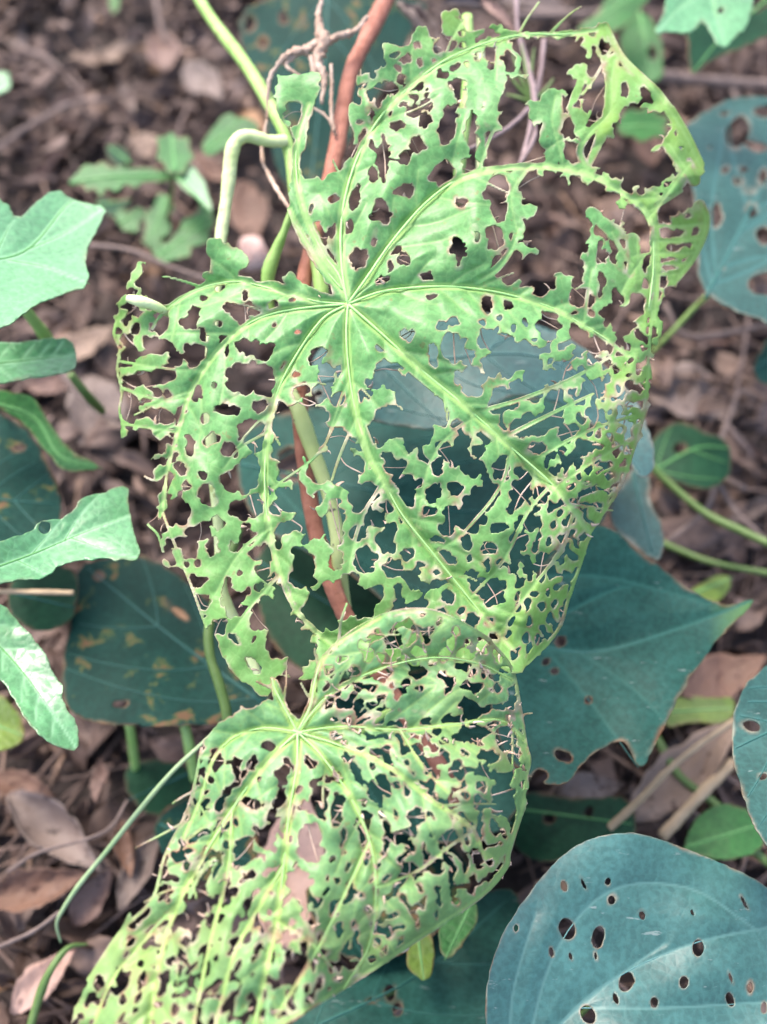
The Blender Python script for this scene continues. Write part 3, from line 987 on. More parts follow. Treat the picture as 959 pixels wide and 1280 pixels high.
for i, (lab, ol, mt, dd, md) in enumerate([
    ('dark bluish seedling leaf behind the three-lobed seedling', [(130, 182), (155, 178), (168, 200), (150, 208), (135, 200)], 'dark', .64, [(165, 205), (135, 182)]),
    ('pale green blurred leaf under the three-lobed seedling', [(176, 304), (183, 285), (178, 270), (192, 258), (200, 238), (210, 250), (220, 256), (211, 272), (216, 286), (204, 296), (195, 316)], 'mid', .64, [(210, 245), (185, 308)]),
    ('small dark green leaf below the three-lobed seedling', [(140, 266), (155, 254), (163, 262), (178, 256), (184, 268), (174, 276), (170, 288), (152, 284)], 'mid', .65, [(148, 280), (178, 262)]),
    ('blurred green leaf left of the hooked pale stem', [(250, 192), (262, 160), (285, 140), (300, 145), (325, 155), (318, 175), (290, 178), (270, 195)], 'mid', .63, [(255, 190), (300, 150)]),
    ('blurred green leaf at the left lobe tip of the chewed leaf', [(188, 322), (198, 300), (212, 302), (222, 284), (240, 288), (252, 272), (262, 290), (254, 304), (240, 306), (236, 324), (220, 318), (208, 334)], 'mid', .60, [(200, 318), (255, 280)]),
    ('blurred jagged green leaf right below the seedling, nearest the hooked stalk', [(222, 290), (230, 272), (246, 268), (250, 250), (264, 262), (272, 276), (262, 284), (258, 298), (240, 296)], 'mid', .61, [(225, 290), (262, 268)]),
    ('small blurred green leaf between seedling and left bright leaf', [(120, 250), (136, 244), (150, 250), (162, 244), (168, 256), (150, 264), (140, 272), (128, 264)], 'dark', .66, [(122, 256), (165, 250)]),
    ('blurred green leaf scrap at the left edge, upper part', [(-10, 90), (10, 88), (14, 105), (0, 120), (-15, 115)], 'bright', .68, [(-10, 112), (12, 92)]),
    ('small grass green leaf at the very top left', [(135, -5), (150, -8), (150, 8), (140, 15)], 'mid', .78, [(140, 12), (148, -5)]),
]):
    leaf('ground_leaf', lab, ol, mt, dd, seed=30 + i, mid=md, vmat='vein_green', step=3, smooth=1, rag=1.1)

# bright glossy leaves along the left edge
leaf('lobed_leaf', 'bright glossy lobed leaf at the left edge, the topmost one', [(-40, 240), (5, 246), (22, 278), (42, 255), (70, 234), (92, 250), (136, 257), (124, 282), (104, 318), (116, 356), (70, 370), (35, 385), (8, 410), (-50, 425)],
     'bright', .43, .012, -.03, mid=[(-45, 330), (30, 315), (80, 260), (95, 250)], sides=[[(10, 325), (60, 335), (112, 355)], [(35, 312), (85, 290), (130, 260)], [(-10, 330), (8, 290), (18, 275)]], step=3, seed=10, smooth=1, vmat='vein_green', vr=2.6, fold=.006, nside=0)
leaf('lobed_leaf', 'bright narrow glossy leaf at the left edge, second from the top', [(-40, 425), (10, 430), (60, 423), (88, 422), (98, 445), (92, 465), (50, 470), (0, 480), (-40, 480)],
     'bright', .435, .01, -.03, mid=[(-40, 458), (40, 450), (95, 443)], step=3, seed=11, smooth=1, vmat='vein_green', nside=5, fold=.007)
leaf('vine_leaf', 'shaded blue green leaf at the left edge with its rim curled up', [(-60, 500), (0, 515), (35, 535), (60, 575), (75, 610), (78, 650), (60, 690), (-60, 720)],
     'teal_dark', .49, .01, -.03, mid=[(-60, 620), (70, 630)], holes=[(25, 560, 8, 4)], seed=12, nside=3)
leaf('curled_leaf', 'curled bright green leaf rim above the shaded leaf at left', [(-40, 488), (20, 488), (45, 497), (62, 530), (90, 565), (132, 584), (100, 590), (75, 588), (55, 560), (32, 530), (0, 508), (-40, 505)],
     'mid', .475, .015, -.02, fold=.006, mid=[(-40, 497), (40, 520), (75, 570), (128, 585)], seed=13, vmat='vein_green', step=3)
leaf('lobed_leaf', 'bright glossy lobed leaf at the left edge, with a straight pale midrib', [(-40, 700), (10, 672), (40, 665), (52, 650), (70, 650), (95, 638), (100, 622), (130, 615), (162, 605), (160, 625), (166, 660), (178, 698), (150, 702), (128, 696), (110, 700), (75, 703), (60, 722), (20, 725), (-40, 735)],
     'bright', .40, .012, -.02, mid=[(-40, 722), (40, 693), (100, 668), (162, 645)], sides=[[(40, 693), (60, 670), (75, 652)], [(80, 677), (100, 645), (125, 618)], [(90, 673), (140, 690), (170, 697)], [(20, 700), (50, 715), (60, 720)]], holes=[(55, 660, 8, 8, 30)], step=3, seed=14, smooth=1, vmat='vein_green', vr=2.4, fold=.005)
leaf('vine_leaf', 'dark green leaf behind the straight tan stalk at left', [(10, 720), (60, 705), (100, 710), (96, 770), (75, 785), (40, 790), (10, 770)], 'dark', .50, 0, -.03, mid=[(10, 740), (95, 760)], seed=15, vmat='vein_teal')
leaf('lobed_leaf', 'bright glossy leaf hanging down at the left edge, the lowest one', [(-50, 745), (0, 750), (30, 785), (52, 808), (68, 845), (80, 858), (78, 880), (98, 905), (100, 941), (68, 932), (42, 912), (22, 880), (0, 845), (-50, 815)],
     'bright', .40, .012, -.02, mid=[(-40, 770), (20, 830), (65, 890), (95, 935)], step=3, seed=16, smooth=1, vmat='vein_green', nside=5, fold=.006)
leaf('ground_leaf', 'yellowish green leaf behind the lowest bright leaf at left', [(-20, 860), (10, 870), (35, 915), (20, 935), (-20, 940)], 'olive', .5, seed=17, mid=[(-20, 900), (30, 920)], vmat='vein_green')
leaf('vine_leaf', 'large dark leaf with rusty blotches left of the drooping chewed leaf', [(92, 712), (130, 695), (180, 690), (240, 730), (300, 790), (345, 850), (330, 890), (280, 905), (190, 908), (120, 905), (82, 890), (75, 845), (85, 790)],
     'teal_dark', .49, 0, -.025, mid=[(330, 880), (220, 800), (110, 710)], seed=18, nside=3, holes=[(124, 719, 5, 5), (225, 765, 14, 4, 35), (150, 880, 10, 5)], step=3)
leaf('vine_leaf', 'small dark green leaf below the blotched leaf at left', [(150, 960), (190, 945), (245, 960), (240, 1000), (200, 1025), (165, 1005)], 'dark', .52, seed=19, mid=[(240, 965), (160, 1000)], vmat='vein_teal')
leaf('vine_leaf', 'dark leaf behind the lower left rim of the drooping chewed leaf', [(190, 1020), (240, 990), (300, 990), (330, 1060), (300, 1110), (240, 1100), (200, 1070)], 'teal_dark', .49, seed=20, mid=[(200, 1030), (320, 1080)])
# behind the chewed leaf
leaf('vine_leaf', 'pale blue green leaf right behind the middle of the chewed leaf', [(385, 470), (400, 430), (450, 415), (520, 395), (590, 388), (660, 400), (730, 430), (800, 500), (825, 580), (800, 605), (780, 560), (700, 500), (640, 490), (560, 540), (480, 530), (420, 515), (395, 505)],
     'teal_glossy', .465, .0, -.02, mid=[(390, 480), (540, 450), (700, 455), (800, 590)], sides=[[(540, 450), (590, 480), (640, 490)], [(480, 460), (520, 500), (560, 535)], [(600, 445), (640, 420), (680, 410)]], seed=21, holes=[(398, 492, 6, 3)], step=3.5, nside=4, vr=2.8)
leaf('vine_leaf', 'large dark leaf in the shade behind the middle of the chewed leaf', [(290, 560), (330, 520), (420, 505), (540, 500), (650, 490), (720, 510), (760, 560), (770, 640), (700, 720), (620, 790), (520, 800), (450, 720), (380, 690), (310, 650)],
     'teal', .50, .0, -.025, mid=[(300, 580), (450, 610), (600, 640), (760, 600)], seed=22, nside=5, holes=[(560, 790, 20, 10), (365, 580, 18, 22)], step=4)
leaf('vine_leaf', 'very dark leaf low behind the chewed leaf, beside the red stem', [(310, 690), (380, 660), (470, 700), (540, 760), (560, 830), (480, 850), (390, 850), (330, 800)], 'dark', .51, seed=23, mid=[(320, 700), (540, 830)], vmat='vein_teal')
leaf('vine_leaf', 'dark leaf behind the upper part of the drooping chewed leaf', [(420, 850), (520, 810), (640, 830), (680, 930), (640, 1040), (540, 1060), (450, 1010), (400, 930)], 'teal', .49, seed=24, mid=[(420, 860), (640, 1030)], nside=3)
leaf('vine_leaf', 'dark leaf behind the middle of the drooping chewed leaf', [(380, 1000), (470, 980), (560, 1040), (600, 1100), (540, 1180), (440, 1210), (380, 1150)], 'teal_dark', .48, seed=25, mid=[(390, 1020), (560, 1160)], nside=3)
# right
leaf('arrow_leaf', 'large blue green arrow-shaped leaf with a long tail tip at right', [(610, 830), (640, 760), (690, 690), (735, 655), (768, 660), (800, 690), (850, 728), (888, 752), (915, 757), (948, 746), (928, 768), (905, 790), (870, 835), (845, 880), (822, 925), (800, 968), (786, 930), (770, 925), (735, 945), (705, 985), (660, 975), (620, 930)],
     'teal', .45, .0, -.015, mid=[(640, 800), (740, 815), (850, 785), (940, 750)], sides=[[(680, 720), (760, 722), (850, 745), (890, 756)], [(680, 808), (740, 880), (798, 960)], [(720, 812), (790, 860), (830, 900)], [(700, 770), (760, 740), (800, 730)]],
     holes=[(701, 803, 7, 7), (682, 826, 5, 4), (692, 838, 5, 4), (705, 945, 12, 7, 20), (675, 970, 10, 8), (735, 875, 4, 5)], step=3, seed=26, vr=2.6, fold=.006, thick=.0005, pucker=.0022, yellow=lambda x, y: np.clip((x - 885) / 60, 0, 1) * .8)
leaf('vine_leaf', 'pale grey green leaf end peeping out above the arrow-shaped leaf', [(755, 650), (780, 600), (800, 575), (815, 600), (812, 625), (830, 660), (828, 705), (800, 690)], 'teal_light', .50, seed=27, mid=[(790, 590), (815, 690)])
leaf('round_leaf', 'small dark green round leaf with a rusty spot at right', [(808, 560), (830, 535), (850, 523), (880, 540), (912, 550), (917, 590), (895, 610), (870, 612), (840, 600), (815, 585)], 'dark', .57, 0, -.02, mid=[(815, 590), (870, 560), (912, 560)], seed=28, vmat='vein_green', holes=[(850, 560, 7, 8)], nside=2, step=3, rag=.4)
leaf('ground_leaf', 'small olive leaf above the long tail tip of the arrow-shaped leaf', [(858, 742), (880, 725), (905, 717), (917, 725), (905, 748), (885, 755)], 'olive', .56, seed=29, mid=[(860, 745), (915, 722)], vmat='vein_green', step=3)
leaf('ground_leaf', 'yellow green leaf scrap under the arrow-shaped leaf at right', [(832, 868), (855, 870), (880, 872), (918, 868), (920, 890), (905, 908), (870, 900), (835, 912), (830, 895)], 'olive', .53, seed=40, mid=[(835, 890), (918, 885)], vmat='vein_green', step=3)
leaf('vine_leaf', 'blue green leaf cut by the right edge with a yellow brown bite', [(985, 820), (955, 832), (930, 858), (915, 895), (916, 950), (930, 1000), (948, 1045), (975, 1075), (1050, 1060), (1080, 940), (1050, 850)], 'teal_light', .40, .006, -.03, mid=[(1050, 860), (990, 900), (920, 935)], seed=41,
     holes=[(940, 908, 12, 7, 20), (953, 970, 5, 5)], vr=2.6, nside=3, step=3)
leaf('vine_leaf', 'blue green leaf tip at the right edge, middle height', [(975, 410), (952, 430), (940, 455), (945, 475), (975, 490)], 'teal', .55, seed=42, mid=[(975, 440), (942, 462)], step=3)
leaf('vine_leaf', 'dark green leaf with two brown spots between arrow leaf and lower right leaf', [(630, 1000), (660, 985), (720, 1000), (790, 990), (800, 1050), (740, 1070), (680, 1080), (640, 1060)], 'dark', .50, seed=43, mid=[(640, 1010), (790, 1030)], holes=[(687, 1023, 7, 8), (737, 1015, 6, 7)], vmat='vein_green', step=3)
leaf('ground_leaf', 'grass green leaf behind the top rim of the lower right leaf', [(850, 1060), (870, 1020), (905, 1000), (950, 1020), (960, 1060), (920, 1075), (880, 1075)], 'mid', .50, seed=44, mid=[(855, 1060), (950, 1030)], vmat='vein_green', step=3)
leaf('vine_leaf', 'dark leaf in the shade below the right rim of the drooping chewed leaf', [(340, 1300), (400, 1250), (470, 1200), (560, 1140), (640, 1100), (660, 1150), (640, 1230), (620, 1310), (420, 1330)], 'teal', .455, seed=45, mid=[(380, 1290), (520, 1220), (640, 1120)], nside=3, holes=[(488, 1240, 6, 12), (497, 1262, 6, 9), (465, 1250, 5, 3)], step=3)
leaf('ground_leaf', 'olive leaf hanging below the right rim of the drooping chewed leaf', [(505, 1190), (520, 1160), (540, 1165), (545, 1200), (535, 1230), (512, 1215)], 'olive', .44, seed=46, mid=[(522, 1165), (530, 1225)], vmat='vein_green', step=3)
leaf('ground_leaf', 'dark olive leaf with a pale rim under the drooping chewed leaf', [(545, 1160), (570, 1120), (596, 1128), (598, 1150), (580, 1180), (555, 1205)], 'mid', .44, seed=47, mid=[(590, 1130), (556, 1200)], vmat='vein_green', step=3)
bighl = [(709, 1161, 10, 14, -20), (748, 1172, 8, 14, 10), (783, 1227, 9, 13, 20), (735, 1268, 9, 12, -30), (873, 1185, 7, 11), (855, 1228, 6, 8), (913, 1250, 5, 9, -15), (938, 1235, 4, 7), (765, 1125, 5, 6), (705, 1108, 4, 7, -20),
         (690, 1190, 3, 7, -15), (714, 1196, 2.5, 6, -20), (803, 1145, 4, 6, -20), (760, 1102, 4, 5), (818, 1253, 5, 7), (770, 1248, 3, 8, -15), (930, 1128, 2, 10, -30), (913, 1222, 2, 8, -20), (745, 1195, 2, 6, -20), (865, 1140, 2, 5, -20), (730, 1105, 2, 8, -25), (645, 1160, 3, 5), (955, 1260, 4, 7)]
leaf('vine_leaf', 'largest blue leaf, pierced by small holes, filling the bottom right corner', [(612, 1310), (606, 1260), (612, 1210), (628, 1165), (655, 1125), (690, 1080), (725, 1052), (770, 1040), (810, 1043), (860, 1062), (905, 1080), (945, 1098), (1000, 1140), (1080, 1250), (1080, 1400), (900, 1500), (700, 1440)],
     'teal_glossy', .385, .003, -.012, cup=.0012, mid=[(620, 1400), (720, 1260), (850, 1185), (1010, 1150)], sides=[[(650, 1350), (690, 1200), (760, 1115), (860, 1110), (950, 1165)], [(690, 1290), (760, 1230), (830, 1180)], [(640, 1370), (640, 1250), (670, 1140)], [(720, 1260), (830, 1260), (1000, 1250)]],
     holes=bighl, step=2.5, seed=48, vr=2.4, thick=.0006, rag=.25, rimw=1.6, fold=.004, nside=0, pucker=.0018)

# ================================================================== STEMS
stem('vine', [(500, -40, .50), (480, 5, .49), (455, 55, .475), (436, 100, .465), (420, 190, .45), (398, 280, .44), (380, 350, .435), (374, 450, .43), (376, 530, .43), (392, 650, .425), (415, 730, .42), (440, 785, .42), (478, 850, .425), (545, 950, .43), (575, 1010, .44)],
     [10.5, 10.5, 10, 10, 11, 11, 11, 9], M['bark'], 'reddish brown woody stem running down behind both chewed leaves', 'vine', n=12, lump=.035)
stem('vine', [(235, -30, .50), (262, 20, .49), (310, 85, .465), (345, 145, .45), (362, 190, .445), (372, 250, .44), (392, 300, .437), (401, 355, .432), (403, 388, .431)],
     [8.5, 8, 8.5, 8, 9, 10, 10, 9], M['stem_green'], 'straight green stem coming down from the top edge left of the red stem', 'vine', n=12)
stem('vine', [(358, 480, .425), (372, 510, .42), (390, 560, .418), (408, 610, .416), (420, 660, .416), (424, 700, .418), (432, 760, .43)],
     [9, 10, 9, 9, 8], M['stem_spot'], 'pale green stem with dark spots crossing the red stem behind the chewed leaf', 'vine', n=10)
hk = stem('leaf_stalk', [(358, 176, .443), (335, 176, .44), (312, 170, .437), (298, 174, .436), (290, 190, .436), (286, 225, .437), (280, 270, .437), (273, 320, .435), (268, 380, .425), (263, 450, .418), (262, 520, .416), (268, 600, .414), (275, 680, .414), (278, 740, .416), (300, 790, .42), (325, 850, .42)],
          [7.5, 7.5, 8.5, 9, 9, 8.5, 8, 7.5, 7, 7, 7, 7.5, 7.5, 7, 6], M['stem_pale'], 'pale hooked stalk bent like a cane, passing down behind the left of the chewed leaf', 'stalk', n=12)
stem('leaf_stalk', [(300, 660, .45), (280, 720, .445), (262, 780, .44), (263, 820, .437), (274, 855, .435), (284, 895, .435), (286, 950, .44)], [5, 6.5, 6.5, 6.5, 6], M['stem_dark'], 'dark green stalk curving down in front of the blotched leaf', 'stalk', n=10)
stem('leaf_stalk', [(584, 20, .45), (586, 90, .445), (580, 160, .435), (573, 225, .425)], [7, 7.5, 8, 7], M['stem_green'], 'upright pale green stalk behind the top of the chewed leaf, left of a paler one', 'stalk')
stem('leaf_stalk', [(601, 60, .46), (602, 140, .45), (600, 200, .44), (595, 300, .43)], [4.5, 5, 5, 4], M['stem_pale'], 'whitish upright stalk behind the top of the chewed leaf', 'stalk')
stem('leaf_stalk', [(368, 256, .425), (355, 290, .428), (346, 312, .43), (336, 340, .432), (334, 375, .434), (340, 400, .436)], [5, 5, 7, 9, 9, 8], M['stem_green'], 'short pale stalk forking down beside the pink pebble', 'stalk')
stem('leaf_stalk', [(800, 570, .55), (830, 598, .55), (880, 640, .54), (930, 665, .53), (985, 690, .52)], [5, 4.5, 5, 5], M['stem_dark'], 'long green stalk running from the chewed leaf to the right edge', 'stalk')
stem('leaf_stalk', [(780, 655, .57), (850, 688, .56), (900, 705, .55), (980, 720, .54)], [4, 3.6, 4], M['stem_dark'], 'dull green stalk just above the olive leaf at right', 'stalk')
stem('leaf_stalk', [(820, 920, .53), (850, 970, .52), (900, 1010, .51), (950, 1070, .50), (985, 1095, .50)], [5, 5.5, 5], M['stem_dark'], 'green stalk under the long tan dead leaf, running to the lower right leaf', 'stalk')
stem('leaf_stalk', [(30, 385, .46), (48, 408, .47), (60, 425, .48)], [7, 8], M['stem_green'], 'short green stalk between the two topmost bright leaves at left', 'stalk')
stem('leaf_stalk', [(88, 468, .50), (110, 495, .51), (128, 514, .53)], [5, 6, 5], M['stem_dark'], 'dull green stalk under the second bright leaf at left', 'stalk')
stem('leaf_stalk', [(160, 895, .50), (165, 925, .51), (170, 965, .53)], [6, 6, 5], M['stem_green'], 'short green stalk below the blotched leaf, left one of two', 'stalk')
stem('leaf_stalk', [(228, 895, .48), (236, 930, .48), (243, 975, .49)], [6, 7, 5], M['stem_green'], 'short green stalk below the blotched leaf, right one of two', 'stalk')
stem('tendril', [(285, 900, .44), (250, 932, .428), (215, 965, .425), (175, 1012, .43), (135, 1062, .435), (100, 1105, .44), (80, 1135, .445), (71, 1155, .45), (76, 1178, .455)], [2, 2.6, 3, 3.3, 3.2, 2.8, 2.2, 1.2], M['tendril'], 'thin pale tendril slanting left of the drooping chewed leaf with a hooked end', 'tendril')
stem('grass', [(110, 1180, .46), (85, 1185, .455), (62, 1215, .45), (48, 1250, .45), (35, 1295, .45)], [1.2, 4.5, 5.5, 5], M['stem_dark'], 'blurred green grass blade in the lower left corner', 'grass')
stem('young_shoot', [(214, 395, .405), (204, 388, .398), (190, 381, .394), (172, 376, .392), (160, 373, .393)], [3, 5.5, 7, 7, 5], M['stem_pale'], 'short pale yellow shoot poking over the left lobe of the chewed leaf', 'shoot')
stem('young_shoot', [(815, 440, .57), (840, 412, .56), (858, 392, .55)], [6, 6], M['stem_dark'], 'short green stalk end between the chewed leaf and the holed blue leaf', 'shoot') if False else None
gs = thing('grass_sprig', 'small dark green sprig of needles behind the top of the chewed leaf', 'grass', at(666, 122, .50))
for P in ([(664, 125, .50), (650, 95, .50), (640, 62, .505)], [(665, 125, .50), (658, 90, .50), (652, 55, .505)], [(666, 124, .50), (664, 95, .50), (668, 60, .50)], [(664, 126, .50), (645, 105, .50), (636, 90, .50)], [(663, 128, .50), (648, 122, .50), (632, 118, .505)], [(668, 126, .50), (684, 110, .50), (692, 98, .50)]):
    o = stem('needle', P, [3, 2.4, .8], M['stem_dark'], None, None, sides=6)
    o.location -= gs.location
    o.parent = gs

# dry withered bits near the top
wt = thing('withered_tendril', 'dry grey brown withered tangle hanging between the green and red stems at the top', 'tendril', at(400, 60, .455))
for P, r in (([(402, 0, .46), (398, 25, .458), (404, 50, .455), (398, 75, .452), (405, 100, .45), (402, 130, .448)], [2, 4, 8, 6, 4, 1.5]),
             ([(400, 50, .455), (385, 62, .452), (365, 66, .45), (348, 80, .45), (336, 105, .45), (334, 150, .45)], [5, 6, 5, 3, 2.5, 1.6]),
             ([(404, 55, .455), (425, 45, .458), (445, 38, .46), (460, 20, .465)], [5, 4, 3, 2]),
             ([(388, 70, .452), (392, 90, .45), (388, 120, .449)], [3, 3, 2]),
             ([(414, 80, .452), (415, 110, .45), (414, 140, .448), (418, 165, .447)], [2, 2, 2.5, 2]),
             ([(334, 150, .45), (328, 185, .45), (330, 205, .445), (345, 235, .435), (365, 265, .42)], [1.6, 2.5, 2.5, 3, 2.5]),
             ([(392, 135, .449), (410, 148, .448), (420, 170, .447)], [1.5, 1.8, 1.5]),
             ([(370, 68, .451), (358, 82, .45), (380, 98, .448)], [4, 2, 1.4])):
    o = stem('strand', P, r, M['dry'], None, None, sides=9, lump=.3)
    o.location -= wt.location
    o.parent = wt
dl = dead_leaf(528, 42, 0.30, 95, .55, 40, 'dead_mauve', 'grey purple withered leaf curled at the top between the red stem and the chewed leaf', 1.0, .3, -.4, 71, G1)
dead_leaf(590, 8, 0.30, 90, .4, -15, 'dead_mauve', 'withered grey pink leaf above the yellow top corner of the chewed leaf', .9, .2, .3, 72, G1)
dead_leaf(624, 22, 0.30, 60, .3, 48, 'dead_pink', 'small pink withered leaf scrap above the top rim of the chewed leaf', .9, .2, .3, 73, G1)
wt2 = thing('withered_tendril', 'thin dry grey stems behind the top right of the chewed leaf, below the sprig', 'tendril', at(665, 160, .47))
for P, r in (([(645, -5, .52), (648, 40, .51), (662, 90, .50), (668, 130, .49), (655, 190, .47), (640, 230, .45)], [3, 3, 3.5, 4, 3, 2]),
             ([(680, 50, .52), (676, 90, .51), (668, 128, .50)], [3, 3, 2.5]),
             ([(665, 132, .49), (635, 160, .48), (600, 180, .47), (575, 190, .46)], [3, 2.5, 2, 1.5]),
             ([(665, 135, .49), (668, 170, .48), (650, 205, .46)], [3, 3.5, 2])):
    o = stem('strand', P, r, M['drygrey'], None, None, sides=7, lump=.12)
    o.location -= wt2.location
    o.parent = wt2

# ================================================================== MAIN CHEWED LEAF
H = (435, 380)
VM = [
    ([H, (428, 340), (426, 290), (433, 240), (450, 190), (478, 143), (515, 106), (552, 78), (585, 62), (620, 50), (660, 43), (705, 43), (745, 38)], 5.5, 2.5),
    ([H, (460, 345), (490, 302), (530, 256), (570, 226), (612, 213), (660, 208), (700, 210), (738, 219), (770, 236), (800, 257), (814, 282), (817, 330), (811, 385)], 5, 2.6),
    ([H, (472, 366), (510, 360), (560, 358), (610, 363), (650, 372), (690, 385), (722, 402), (752, 420), (785, 445)], 4.6, 2),
    ([H, (475, 415), (530, 465), (590, 515), (640, 560), (690, 605), (718, 640), (736, 664)], 5.2, 3),
    ([H, (433, 420), (437, 470), (446, 520), (460, 568), (480, 602), (502, 642), (540, 690), (580, 740), (615, 783), (645, 815)], 4.8, 2.4),
    ([H, (402, 400), (368, 448), (347, 490), (335, 540), (331, 600), (336, 660), (350, 718), (374, 768), (408, 800), (430, 812)], 4.6, 2.2),
    ([H, (388, 384), (345, 391), (312, 404), (282, 428), (256, 460), (236, 496), (222, 540), (209, 590), (203, 640)], 4.6, 1.6),
    ([H, (398, 377), (365, 368), (335, 360), (300, 352), (265, 356), (235, 368), (205, 390), (190, 410)], 4, 1.3),
    ([H, (424, 345), (405, 318), (390, 288), (376, 250), (370, 205), (374, 165), (386, 130)], 5.5, 2.4),
    ([(428, 362), (405, 335), (385, 305), (370, 280), (362, 262)], 4, 3),
]
OUT = [(366, 264), (360, 246), (364, 205), (370, 170), (352, 150), (344, 140), (345, 96), (362, 92), (372, 98), (396, 88), (404, 100), (396, 120), (388, 150), (384, 175), (376, 205), (378, 222), (392, 226), (398, 218), (404, 228), (414, 214), (425, 216), (434, 200), (444, 180),
       (436, 152), (437, 132), (450, 118), (444, 97), (462, 92), (478, 82), (482, 66), (476, 54), (488, 52), (500, 58), (512, 52), (520, 38), (528, 32), (535, 42), (548, 50), (553, 34), (552, 12), (575, 12), (580, 36), (604, 38), (625, 28), (630, 40), (662, 37), (700, 40), (735, 35), (754, 26), (768, 42), (776, 72),
       (800, 92), (815, 108), (836, 134), (856, 168), (880, 206), (880, 216), (862, 226), (850, 238), (872, 252), (884, 268), (886, 286), (868, 326), (852, 345), (838, 384), (824, 420), (816, 460), (809, 510), (800, 545), (790, 575), (775, 612), (756, 646), (739, 668), (731, 690), (722, 722), (712, 748), (699, 788), (682, 814),
       (658, 832), (645, 845), (600, 830), (540, 830), (480, 830), (440, 835), (420, 835), (392, 850), (365, 850), (345, 846), (338, 870), (326, 872), (298, 848), (274, 812), (270, 795), (255, 780), (248, 757), (240, 733), (228, 708), (205, 712), (198, 690), (208, 672), (196, 660), (178, 640), (166, 610), (158, 580), (150, 540),
       (149, 500), (150, 470), (146, 440), (142, 410), (148, 375), (163, 342), (179, 325), (178, 345), (174, 362), (188, 372), (206, 386), (240, 362), (262, 350), (252, 345), (268, 338), (258, 312), (257, 297), (272, 296), (300, 310), (316, 330), (300, 338), (300, 345), (338, 352), (364, 360), (354, 348), (362, 340),
       (380, 352), (400, 364), (420, 371), (404, 346), (388, 320), (372, 292)]
